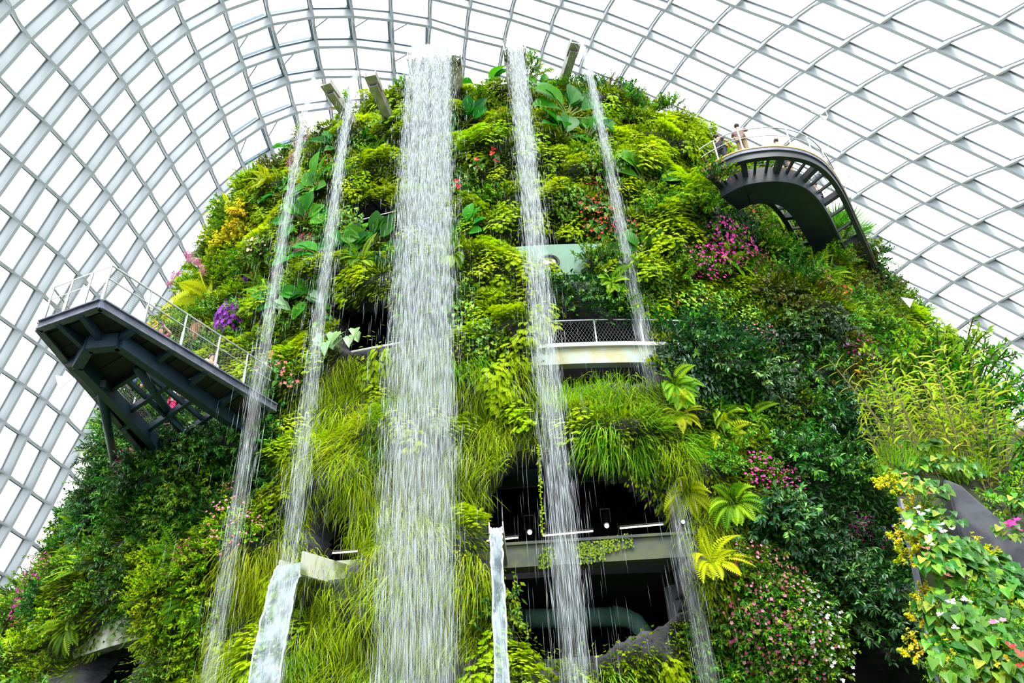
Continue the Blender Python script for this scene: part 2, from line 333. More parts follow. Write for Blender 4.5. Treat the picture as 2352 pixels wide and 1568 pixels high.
def dome_n(p): return nrm((p-DC)/DS/DS)
ceil = empty('ceiling'); tag(ceil, 'white curved steel grid of the glasshouse roof with clear panes', 'roof', kind='structure')
def beam_run(keys, w_, h_, name):
    runs, cur = [], []
    for k in keys:
        if k in GRID: cur.append(k)
        elif cur: runs.append(cur); cur = []
    if cur: runs.append(cur)
    for r in runs:
        if len(r) < 2: continue
        mb = MB(); pts = [GRID[k] for k in r]; ns = [dome_n(p) for p in pts]
        mb.sweep(pts, [(-w_/2, -h_), (w_/2, -h_), (w_/2, 0), (-w_/2, 0)], ups=ns)
        # a narrow glazing bar on the outer edge of the beam
        mb.sweep(pts, [(-w_*.95, 0.0), (w_*.95, 0.0), (w_*.95, .1), (-w_*.95, .1)], ups=ns)
        mb.build(name, M['steel'], ceil)
for i in range(-5, 15): beam_run([(i, j) for j in range(-18, 27)], .2, .85, 'arch_beam')
for j in range(-18, 27): beam_run([(i, j) for i in range(-5, 15)], .14, .45, 'purlin')
mb = MB()   # gusset plates where purlins meet the arches
for (i, j), p in GRID.items():
    n = dome_n(p)
    for di in (-1, 1):
        if (i+di, j) in GRID:
            q = GRID[(i+di, j)]; d = nrm(q-p); s = nrm(np.cross(d, n))*.06
            a, b, c = p-n*.45, p-n*.85+d*.12, p-n*.5+d*.85
            mb.add([a-s, b-s, c-s, a+s, b+s, c+s], [(0, 1, 2), (5, 4, 3), (0, 3, 4, 1), (1, 4, 5, 2), (2, 5, 3, 0)])
mb.build('joint_gusset', M['steel'], ceil)
VENTS = [(4, 0), (4, 1), (4, 2), (4, 3), (4, 4), (3, 2), (5, 0), (5, 1), (5, 4), (7, 0), (7, -1)]
mb = MB(); nod = {}; 
for k, p in GRID.items(): nod[k] = len(nod)
vs = [p+dome_n(p)*.12 for p in GRID.values()]; fs = []
for (i, j) in GRID:
    q = [(i, j), (i+1, j), (i+1, j+1), (i, j+1)]
    if all(k in GRID for k in q) and (i, j) not in VENTS: fs.append(tuple(nod[k] for k in q))
mb.add(vs, fs); mb.build('glazing', M['glass'], ceil)
for n_, (i, j) in enumerate(VENTS):     # roof vents held open on stays
    c = [GRID[k] for k in ((i, j), (i+1, j), (i+1, j+1), (i, j+1))]
    n = dome_n(sum(c)/4); c = [p+dome_n(p)*.1 for p in c]; mid = sum(c)/4
    c = [mid+(p-mid)*.9 for p in c]
    c2 = [c[0]+n*.5, c[1]+n*.05, c[2]+n*.05, c[3]+n*.5]
    v = empty('window_%d' % (n_+1), mid); tag(v, 'hinged roof vent sash propped open on a stay', 'window', 'open roof vents', 'structure')
    mb = MB(); L = shift(c2, mid)
    for a in range(4): mb.bar(L[a], L[(a+1) % 4], .13, .32, n)
    mb.build('sash_frame', M['steel_dark'], v)
    mb = MB(); mb.add(L, [(0, 1, 2, 3)]); mb.build('pane', M['glass'], v)
    mb = MB(); mb.tube([(L[3]*.85+L[0]*.15), (c[0]-mid)*.5+(c[1]-mid)*.5-n*.3], .045, 6); mb.build('stay', M['steel'], v)

# ------------------------------------------------------------------ the planted mountain
ZK = [0, 6, 12, 18, 24, 28, 31, 33.5, 35.2, 36.6]; RK = [17.0, 17.0, 16.8, 16.0, 14.7, 13.9, 12.85, 11.9, 11.4, 8.8]
AXX = 1.29; MY = 38.0
def mprof(z): return np.interp(z, ZK, RK), np.interp(z, [0, 12, 24, 32, 37], [-1.0, .8, 1.0, -.5, -.4])
def bump(th, z):
    return (.28*np.sin(9*th+.5*z)+.25*np.sin(17*th-1.1*z+1)+.22*np.sin(1.7*z+5*th)+.18*np.sin(29*th+2.3*z+2)+.12*np.sin(3.9*z-21*th))
def msurf(th, z):
    R, xc = mprof(z); R = R+bump(th, z)
    return np.stack([xc+R*np.sin(th)*AXX, MY-R*np.cos(th), z], -1)
TH = np.linspace(-2.3, 2.3, 620); ZZ = np.r_[np.linspace(0, 34, 260), np.linspace(34.2, 36.6, 14)]
GT, GZ = np.meshgrid(TH, ZZ); GP = msurf(GT, GZ); nz, nt_ = GT.shape
idx = np.arange(nz*nt_).reshape(nz, nt_)
Q = np.stack([idx[:-1, :-1], idx[:-1, 1:], idx[1:, 1:], idx[1:, :-1]], -1).reshape(-1, 4)
V = GP.reshape(-1, 3)
def inpoly(P, poly):
    x, y = P[..., 0], P[..., 1]; r = np.zeros(x.shape, bool); n = len(poly)
    for a in range(n):
        x0, y0 = poly[a]; x1, y1 = poly[(a+1) % n]
        if y0 == y1: continue
        c = ((y0 > y) != (y1 > y)) & (x < (x1-x0)*(y-y0)/(y1-y0)+x0); r ^= c
    return r
def PP(*v): return [(v[i], v[i+1]) for i in range(0, len(v), 2)]
HOLES = [PP(790,480,850,455,915,465,920,520,870,540,800,535), PP(750,690,850,675,915,690,920,790,830,812,765,800),
 PP(1160,540,1240,520,1330,540,1355,580,1340,640,1270,655,1185,625), PP(1222,690,1330,700,1400,730,1500,735,1532,790,1530,830,1505,885,1380,875,1290,900,1222,890),
 PP(1118,1110,1150,1060,1190,1035,1240,1015,1330,1050,1440,1055,1480,1105,1530,1130,1575,1200,1600,1395,1530,1435,1450,1465,1380,1505,1260,1515,1185,1480,1160,1400,1140,1280,1085,1285,1100,1230),
 PP(755,1140,805,1205,822,1280,790,1330,712,1335,705,1215), PP(140,1568,190,1505,300,1440,335,1475,300,1568,280,1640,120,1640),
 PP(1885,1640,1905,1480,1960,1420,2060,1490,2130,1530,2140,1640), PP(1770,860,1830,850,1905,880,1900,910,1830,900)]
BARE = HOLES+[PP(80,1640,95,1480,270,1385,345,1395,350,1640), PP(1160,330,1180,320,1195,430,1185,470,1160,450), PP(1410,370,1440,380,1450,420,1420,430,1400,400), PP(600,530,650,500,665,540,620,570), PP(985,1190,1060,1210,1075,1300,1040,1360,985,1390),
 PP(1160,1430,1240,1510,1330,1520,1410,1500,1490,1450,1610,1395,1625,1425,1500,1490,1400,1540,1300,1560,1200,1545,1150,1480)]
cpx = proj(V[Q].mean(1)); front = np.abs(GT[:-1, :-1].ravel()) < 1.6
kill = np.zeros(len(Q), bool)
for h in HOLES: kill |= inpoly(cpx, h) & front
bv_all = BVHTree.FromPolygons(V.tolist(), [tuple(q) for q in Q])
q2 = Q[~kill]
# give the openings thick rims: push the edges inward
ed = {}
for f in q2:
    for a in range(4):
        e = (f[a], f[(a+1) % 4]); k = (min(e), max(e)); ed[k] = None if k in ed else e
rim = [e for e in ed.values() if e is not None]
axis = np.stack([mprof(V[:, 2])[1], np.full(len(V), MY), V[:, 2]], -1)
inw = V+nrm(axis-V)*1.1
used = sorted({i for e in rim for i in e if 0 < i//nt_ < nz-1 and 0 < i % nt_ < nt_-1}); ren = {o: len(V)+k for k, o in enumerate(used)}
rf = [(e[1], e[0], ren[e[0]], ren[e[1]]) for e in rim if e[0] in ren and e[1] in ren]
V2 = np.r_[V, inw[used]]; allq = np.r_[q2, A(rf, int)]
me = fast_mesh('planted_mountain', V2, allq, np.zeros(len(V2)), M['rock'], True)
top = bpy.data.objects.new('mountain', me); COL.objects.link(top)
tag(top, 'tall dark rock mountain with cave openings, covered in living plants', 'mountain', kind='structure')
mb = MB()   # cap of the summit
ring_ = [msurf(t, 36.6) for t in np.linspace(-2.3, 2.3, 60)]; c0 = A([-.5, MY, 37.0])
mb.add([c0]+ring_, [(0, k+1, k+2) for k in range(59)]); mb.build('summit_cap', M['rock'], top)
mb = MB()   # core of floors and shaft behind the openings, shade put into its near-black colour
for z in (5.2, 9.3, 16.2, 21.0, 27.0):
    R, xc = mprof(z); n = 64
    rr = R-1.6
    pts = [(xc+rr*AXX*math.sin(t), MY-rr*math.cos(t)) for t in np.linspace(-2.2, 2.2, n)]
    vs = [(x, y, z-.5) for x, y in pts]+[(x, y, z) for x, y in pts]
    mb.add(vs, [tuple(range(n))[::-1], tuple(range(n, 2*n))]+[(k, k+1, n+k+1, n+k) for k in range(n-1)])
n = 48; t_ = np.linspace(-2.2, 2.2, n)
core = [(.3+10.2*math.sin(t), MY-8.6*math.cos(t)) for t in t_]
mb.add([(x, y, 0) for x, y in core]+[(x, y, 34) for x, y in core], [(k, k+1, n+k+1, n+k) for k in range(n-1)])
tag(mb.build('wall_core', M['interior']), 'floors and shaft inside the mountain, coloured near-black as shade', 'interior wall', kind='structure')
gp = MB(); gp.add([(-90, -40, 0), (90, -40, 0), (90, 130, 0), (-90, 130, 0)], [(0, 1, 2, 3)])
tag(gp.build('floor', M['ground']), 'garden ground at the foot of the mountain', 'ground', kind='structure')

def surf_hit(px, py):
    d = ray(A([px, py], float)); h = bv_all.ray_cast(Vector(CAM), Vector(d))
    if h[0] is None: return None
    n = A(h[1]); n = n if n@d < 0 else -n
    return A(h[0]), n
def frame_at(n):
    """columns: tangent x, up the wall y, outward z"""
    z = nrm(A([n[0], n[1], n[2]*.6])); up = A([0, 0, 1.0]); y = up-z*(up@z); y = nrm(y); x = np.cross(y, z)
    return np.stack([x, y, z], 1)

# ------------------------------------------------------------------ plant kit: z points out of the wall, y up the wall
U = lambda a, b: random.uniform(a, b)
def leaf(mb, base, d, nrm_, L, W, bend=.15, vary=None, tipw=.0, seg=3, shape='oval', mat=0):
    """one folded leaf blade: base point, direction, face normal, length, width"""
    d = nrm(d); s = nrm(np.cross(d, nrm_)); n = np.cross(s, d); vs = []; fs = []
    for k in range(seg+1):
        t = k/seg
        if shape == 'oval': w_ = math.sin(math.pi*min(1, t*.94+.03))**.8
        elif shape == 'heart': w_ = (1-t)**.75*1.25*(1 if t > 0 else .75)
        elif shape == 'blade': w_ = (1-t)**.6
        else: w_ = math.sin(math.pi*(t*.75+.25-.25*(1-t)))
        w_ *= W/2
        c = base+d*L*t-n*bend*L*t*t
        vs += [c-s*w_+n*w_*.35, c, c+s*w_+n*w_*.35]
    if shape == 'heart':
        vs[0] = base-d*L*.22-s*W*.38; vs[2] = base-d*L*.22+s*W*.38
    for k in range(seg):
        a = k*3; fs += [(a, a+1, a+4, a+3), (a+1, a+2, a+5, a+4)]
    mb.add(vs, fs, vary, mat)
def diamond(mb, base, d, n, L, W, vary):
    d = nrm(d); s = nrm(np.cross(d, n))*W/2
    mb.add([base, base+d*L*.45-s, base+d*L, base+d*L*.45+s], [(0, 1, 2, 3)], vary)
def frond(mb, base, d, n, L, W, pairs, droop=.5, vary=None, pw=.06, lift=.0):
    d = nrm(d); s = nrm(np.cross(d, n)); n = nrm(np.cross(s, d)); p = np.array(base, float); step = L/pairs; vv = U(0, 1) if vary is None else vary
    pts = [p.copy()]
    for k in range(pairs):
        t = (k+.5)/pairs; p = p+d*step; pts.append(p.copy())
        d = nrm(d-A([0, 1, 0])*droop/pairs-n*droop*.3/pairs); n = nrm(np.cross(s, d))
        l = W*(math.sin(math.pi*(t*.86+.14))**.7); v2 = min(1, max(0, vv+U(-.1, .1)))
        for sg in (-1, 1): diamond(mb, p, s*sg+d*.45-n*.15, n, l, pw*2, v2)
    diamond(mb, p, d, n, step*1.6, pw*2, vv)
    q = [a+n*.004 for a in pts]; w_ = .008
    mb.add([x for a in q for x in (a-s*w_, a+s*w_)], [(2*k, 2*k+1, 2*k+3, 2*k+2) for k in range(len(q)-1)], max(0, vv-.3))
def disc(r=1.0):
    a = U(0, 2*math.pi); q = math.sqrt(U(0, 1))*r; return q*math.cos(a), q*math.sin(a), q
def spikemoss(n=150, R=.62):
    mb = MB(); lobes = [(U(-.38, .38), U(-.42, .42), U(.2, .36)) for _ in range(6)]
    for k in range(n):
        lx, ly, lr = random.choice(lobes); x, y, q = disc(1); z = math.sqrt(max(0, 1-q*q))
        b = A([lx+x*lr, ly+y*lr, .08+z*lr*.9]); d = A([x*.8, y*.5-.35, .45+z*.2]); n_ = nrm(A([x*.5, .7, .7]))
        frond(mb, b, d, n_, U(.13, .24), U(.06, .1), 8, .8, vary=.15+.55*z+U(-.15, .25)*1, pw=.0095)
    return mb
def tuft(n=200, L=(.4, 1.0), spread=.55, w_=(.014, .026), up=-.35, drop=(1.4, 3.0)):
    mb = MB()
    for k in range(n):
        x, y, q = disc(spread); p = A([x, y, U(0, .12)]); d = nrm(A([x*.8+U(-.4, .4), up+U(-.5, .5), U(.5, 1.1)])); l = U(*L); ww = U(*w_); s = nrm(np.cross(d, A([U(-.6, .6), 1, U(-.3, .3)])))
        vs = []; S = 5; dr_ = U(*drop)
        for i in range(S+1):
            t = i/S; vs += [p-s*ww*(1-t)*.5, p+s*ww*(1-t)*.5]
            p = p+d*l/S; d = nrm(d-A([0, dr_/S, 0])+A([0, 0, -.3/S]))
        mb.add(vs, [(2*i, 2*i+1, 2*i+3, 2*i+2) for i in range(S)], U(0, 1))
    return mb
def shrub(nt_=26, ln=12, L=.15, W=.07, R=.75, up=.25, droop=.3, leaf_v=(0, 1), shape='oval'):
    mb = MB(); st = MB()
    for k in range(nt_):
        x, y, q = disc(.3); p = A([x, y, 0.]); d = nrm(A([x*3+U(-.5, .5), y*2+up+U(-.4, .4), U(.6, 1.1)])); l = R*U(.7, 1.2); pts = [p]; vv = U(*leaf_v)
        for i in range(ln):
            p = p+d*l/ln; d = nrm(d+A([U(-.12, .12), -droop/ln+U(-.1, .1), U(-.05, .05)])); pts.append(p)
            if i < ln*.25: continue
            for r in range(2 if i < ln-1 else 3):
                a = A([U(-1, 1), U(-1, 1), U(-1, 1)]); a = nrm(a-d*(a@d)); ld = nrm(a+d*.7+A([0, -.15, .15]))
                leaf(mb, p, ld, nrm(A([U(-.3, .3), .75, .6])), L*U(.7, 1.2), W*U(.8, 1.1), .2, min(1, max(0, vv+U(-.25, .25))), seg=2, shape=shape)
        st.tube(pts[::3]+[pts[-1]], [.012]*len(pts[::3])+[.004], 4, cap=False)
    return mb, st
def ivy(n=150, R=.75, L=.16):
    mb = MB()
    for k in range(n):
        x, y, q = disc(R); leaf(mb, A([x, y, U(.05, .3)*(1.1-q)]), A([U(-.4, .4), -1, .35]), A([U(-.3, .3), .3, 1]), L*U(.7, 1.2), L*U(.8, 1.1), .2, U(0, 1), seg=2, shape='heart')
    return mb
def fern(n=13, L=.95, W=.2, pairs=17, droop=1.5, pw=.022):
    mb = MB()
    for k in range(n):
        a = 2*math.pi*k/n+U(-.2, .2); d = A([math.cos(a), math.sin(a)*.8+.35, U(.7, 1.2)]); frond(mb, A([0, 0, .03]), d, A([-math.cos(a)*.3, .6, .8]), L*U(.7, 1.1), W, pairs, droop, pw=pw)
    return mb
def paddle(n=12, L=.75, W=.46, pl=.5):
    mb = MB(); st = MB()
    for k in range(n):
        a = 2*math.pi*k/n*.8-1.0+U(-.3, .3); el = U(.1, .6)
        d = nrm(A([math.cos(a+.5)*U(.6, 1.), math.sin(a+.5)*.7+.35, el])); q = A([0, 0, .02])+d*pl*U(.5, 1.1); st.tube([A([U(-.05, .05), U(-.05, .05), 0]), q*.5+A([0, .02, 0]), q], [.024, .02, .016], 5)
        ld = nrm(d*A([1, 1, .5])+A([U(-.3, .3), -.1, .0])); leaf(mb, q, ld, nrm(A([U(-.4, .4), .3, 1.])), L*U(.65, 1.1), W*U(.8, 1.1), U(.1, .35), U(0, 1), seg=6)
    return mb, st
def heartplant(n=12, L=.3, pl=.4):
    mb = MB(); st = MB()
    for k in range(n):
        a = U(0, 6.28); d = nrm(A([math.cos(a)*.8, math.sin(a)*.6+.3, U(.5, 1.1)])); q = d*pl*U(.6, 1.3); st.tube([A([0, 0, 0]), q], [.008, .006], 4, cap=False)
        leaf(mb, q, A([math.cos(a)*.5, -.8, .25]), A([U(-.3, .3), .4, .9]), L*U(.7, 1.15), L*.78, .2, U(0, .9), seg=4, shape='heart')
    return mb, st
def blossoms(n=60, R=.75, r=.045, petals=5, flat=.5, h=(.35, .8), hang=0.):
    mb = MB()
    for k in range(n):
        x, y, q = disc(R); z = U(*h)*(1.15-.6*(q/R)**2); c = A([x, y-hang*U(0, 1), z]); n_ = nrm(A([x*.6+U(-.4, .4), U(-.1, .6), 1])); s = nrm(np.cross(n_, A([.2, 1, .1]))); t = np.cross(n_, s); v = U(0, 1); rr = r*U(.7, 1.2); a0 = U(0, 6)
        for p in range(petals):
            a = a0+2*math.pi*p/petals; d = s*math.cos(a)+t*math.sin(a)+n_*flat*.5; diamond(mb, c, d, n_, rr, rr*.9, v)
    return mb
def plumes(n=44, R=.6):
    mb = MB()
    for k in range(n):
        x, y, q = disc(R); b = A([x, y, U(.5, .85)]); d = nrm(A([U(-.3, .3), -.7, .7]))
        for i in range(26):
            p = b+d*.34*i/26-A([0, .2, 0])*(i/26)**2; o = A([U(-1, 1), U(-1, 1), U(-1, 1)])*.045*(1.15-i/26); diamond(mb, p+o, o+d*.02, A([0, .3, 1]), .035, .026, U(0, 1))
    return mb
def stalk(H=2.2, leaves=20, ll=.32):
    mb = MB(); st = MB(); x0, z0 = U(-.1, .1), U(-.1, .1); pts = [A([x0*t*3, H*t, z0*t*3]) for t in (0, .25, .5, .75, 1)]; st.tube(pts, [.016, .015, .013, .01, .006], 5, cap=False)
    for k in range(leaves):
        t = .12+.88*k/leaves; p = A([x0*t*3, H*t, z0*t*3]); a = (k % 2)*math.pi+U(-.7, .7)+.4; d = A([math.cos(a), U(.3, .7), math.sin(a)])
        pp = p.copy(); s = nrm(np.cross(d, A([0, 1, 0])+A([U(-.2, .2), 0, .2]))); vs = []; L = ll*U(.7, 1.2); d = nrm(d)
        for i in range(5):
            q = i/4; w_ = .02*math.sin(math.pi*(.15+.85*q)) if q < 1 else .001; vs += [pp-s*w_, pp+s*w_]; pp = pp+d*L/4; d = nrm(d-A([0, .2, 0]))
        mb.add(vs, [(2*i, 2*i+1, 2*i+3, 2*i+2) for i in range(4)], U(0, 1))
    return mb, st
def fanpalm(n=9, R=.75):
    mb = MB(); st = MB()
    for k in range(n):
        a = 2*math.pi*k/n+U(-.2, .2); d = nrm(A([math.cos(a)*.8, .45+.5*math.sin(a), .8])); q = d*.6; st.tube([A([0, 0, 0]), q], [.018, .012], 5); n_ = nrm(A([U(-.3, .3), .6, .7])); s = nrm(np.cross(d, n_))
        for i in range(19):
            b = math.radians(-105+210*i/18); dd = d*math.cos(b)+s*math.sin(b); diamond(mb, q, dd-A([0, .1, 0]), n_, R*U(.85, 1), .06, U(0, 1))
    return mb, st
def beard(n=90, L=1.1):
    mb = MB()
    for k in range(n):
        x, y, q = disc(.22); p = A([x, U(-.1, .1), .15+U(-.1, .15)]); e = p+A([U(-.1, .1), -L*U(.5, 1), U(-.05, .1)]); s = A([.008, 0, 0]); m_ = (p+e)/2+A([U(-.04, .04), 0, U(-.03, .05)])
        mb.add([p-s, p+s, m_-s, m_+s, e-s*.3, e+s*.3], [(0, 1, 3, 2), (2, 3, 5, 4)], U(0, 1))
    return mb

ASSET = {}   # name -> list of variants; a variant is [(part name, mesh), ...], the first one is the root
def asset(key, name, variants): ASSET[key] = (name, variants)
def mk(fn, key, nvar, part=None):
    out = []
    for k in range(nvar):
        r = fn()
        if isinstance(r, tuple):
            out.append([('foliage', r[0].mesh('foliage', LM[key])), (part or 'stem', r[1].mesh('stem', LM['petiole' if part == 'petiole' else 'stem']))])
        else: out.append([('foliage', r.mesh('foliage', LM[key]))])
    return out
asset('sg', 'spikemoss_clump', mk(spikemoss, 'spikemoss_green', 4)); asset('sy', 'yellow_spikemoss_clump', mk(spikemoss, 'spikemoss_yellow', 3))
asset('gy', 'trailing_grass_tussock', mk(tuft, 'grass_yellow', 4)); asset('gg', 'green_grass_tussock', mk(tuft, 'grass_green', 3))
asset('gu', 'upright_grass_tussock', mk(lambda: tuft(120, (.3, .65), .45, (.014, .026), 1.3, (.8, 2.2)), 'grass_green', 2))
asset('sd', 'dark_leafy_shrub', mk(shrub, 'shrub_dark', 4)); asset('sb', 'glossy_shrub', mk(lambda: shrub(26, 12, .17, .075, .85, .1, .6), 'shrub_blue', 4))
asset('sl', 'lime_shrub', mk(lambda: shrub(34, 13, .1, .055, .6), 'shrub_lime', 4)); asset('sm', 'green_shrub', mk(lambda: shrub(30, 12, .12, .055, .7), 'shrub_mid', 4))
asset('sn', 'bronze_shrub', mk(lambda: shrub(30, 13, .1, .05, .65), 'shrub_brown', 3)); asset('iv', 'dark_ivy_mat', mk(ivy, 'ivy', 3)); asset('im', 'green_creeper_mat', mk(lambda: ivy(190, .7, .12), 'shrub_mid', 3))
asset('fe', 'sword_fern', mk(fern, 'fern', 3)); asset('fy', 'yellow_fern', mk(fern, 'fern_yellow', 2)); asset('tf', 'tree_fern', mk(lambda: fern(15, 1.7, .42, 24, 1.1, .035), 'fern_yellow', 1))
asset('ff', 'large_fern', mk(lambda: fern(9, 1.5, .38, 22, 1.2, .035), 'fern', 2)); asset('pa', 'paddle_leaf_plant', mk(paddle, 'paddle', 4, 'petiole')); asset('pp', 'pale_caladium', mk(lambda: heartplant(7, .55, .6), 'paddle_pale', 2, 'petiole'))
asset('hp', 'heart_leaf_plant', mk(heartplant, 'heart', 4, 'petiole')); asset('os', 'bamboo_orchid_stalk', mk(stalk, 'orchid_stalk', 4)); asset('fp', 'fan_palm', mk(fanpalm, 'palm', 1, 'petiole'))
asset('yl', 'yellow_leaved_shrub', mk(lambda: shrub(22, 9, .16, .13, .7), 'yellow_leaf', 2)); asset('bf', 'brown_dead_fern', mk(fern, 'brown', 2)); asset('be', 'brown_root_beard', mk(beard, 'brown', 1))
_big = mk(lambda: shrub(26, 12, .12, .055, .7), 'shrub_mid', 2)+mk(lambda: shrub(24, 11, .14, .06, .7), 'shrub_dark', 1)
FL = {}
def flowers(key, colour, fn, base=None): FL[key] = (colour, [fn().mesh('blossom', LM[colour]) for _ in range(2)], base)
flowers('fm', 'magenta', lambda: blossoms(90, .8, .055)); flowers('fk', 'pink', lambda: blossoms(34, .7, .055)); flowers('fr', 'red', lambda: blossoms(16, .7, .075, 3)); flowers('fo', 'orange', lambda: blossoms(22, .5, .1))
flowers('fu', 'purple', lambda: blossoms(280, .6, .08, 5, .5, (.5, .85))); flowers('fb', 'blue', lambda: blossoms(50, .5, .05)); flowers('fw', 'white', lambda: blossoms(30, .75, .06)); flowers('fyl', 'yellow', lambda: blossoms(30, .5, .08))
flowers('fc', 'cream', lambda: blossoms(34, .45, .07)); flowers('fl', 'lilac', lambda: blossoms(9, .5, .075)); flowers('fs', 'salmon', lambda: blossoms(14, .6, .08, 4)); flowers('fv', 'mauve', plumes)
flowers('wa', 'white', lambda: blossoms(6, .55, .13, 3)); flowers('sa', 'salmon', lambda: blossoms(4, .5, .14, 3)); flowers('ra', 'red', lambda: blossoms(3, .4, .14, 3)); flowers('ma', 'magenta', lambda: blossoms(5, .25, .12)); flowers('ka', 'pink', lambda: blossoms(5, .5, .1))
def dense_ball(r=.17):
    mb = MB()
    for c in [(U(-.35, .35), U(-.35, .35), U(.5, .8)) for _ in range(5)]:
        for k in range(60):
            d = nrm(A([U(-1, 1), U(-1, 1), U(-.3, 1)])); diamond(mb, A(c)+d*r, np.cross(d, A([U(-1, 1), U(-1, 1), .3])), d, .07, .06, U(0, 1))
    return mb
flowers('fh', 'mauve', dense_ball)
NAMEOF = {'wa': 'white_anthurium', 'sa': 'salmon_anthurium', 'ra': 'red_anthurium', 'ma': 'magenta_orchid', 'ka': 'pink_flowering_plant', 'fm': 'magenta_flowering_shrub', 'fk': 'pink_flowering_shrub', 'fr': 'red_flowering_plant', 'fo': 'orange_flowering_plant', 'fu': 'purple_flowering_bush', 'fb': 'blue_flowering_plant', 'fw': 'white_flowering_shrub', 'fyl': 'yellow_flowering_plant', 'fc': 'cream_flowering_plant', 'fl': 'lilac_flowering_vine', 'fs': 'salmon_flowering_plant', 'fv': 'pink_plume_plant', 'fh': 'pink_hydrangea'}
def put(key, pos, n, scale=1.0, spin=None, rot=None, base='sm', name=None):
    """one plant as an object of its own, with its stems or blossoms as parts"""
    if key in FL:
        bn, vr = ASSET[base]; v = random.choice(vr); parts = list(v)+[('blossom', random.choice(FL[key][1]))]; nm = NAMEOF[key]
    else:
        nm, vr = ASSET[key]; parts = random.choice(vr)
    o = bpy.data.objects.new(name or nm, parts[0][1]); COL.objects.link(o)
    Rm = frame_at(n) if rot is None else rot
    a = U(-.35, .35) if spin is None else spin; c, s = math.cos(a), math.sin(a); Rm = Rm@A([[c, -s, 0], [s, c, 0], [0, 0, 1]])*scale
    o.matrix_world = Matrix(((*Rm[0], pos[0]), (*Rm[1], pos[1]), (*Rm[2], pos[2]), (0, 0, 0, 1)))
    for pn, me in parts[1:]:
        c_ = bpy.data.objects.new(pn, me); COL.objects.link(c_); c_.parent = o
    return o

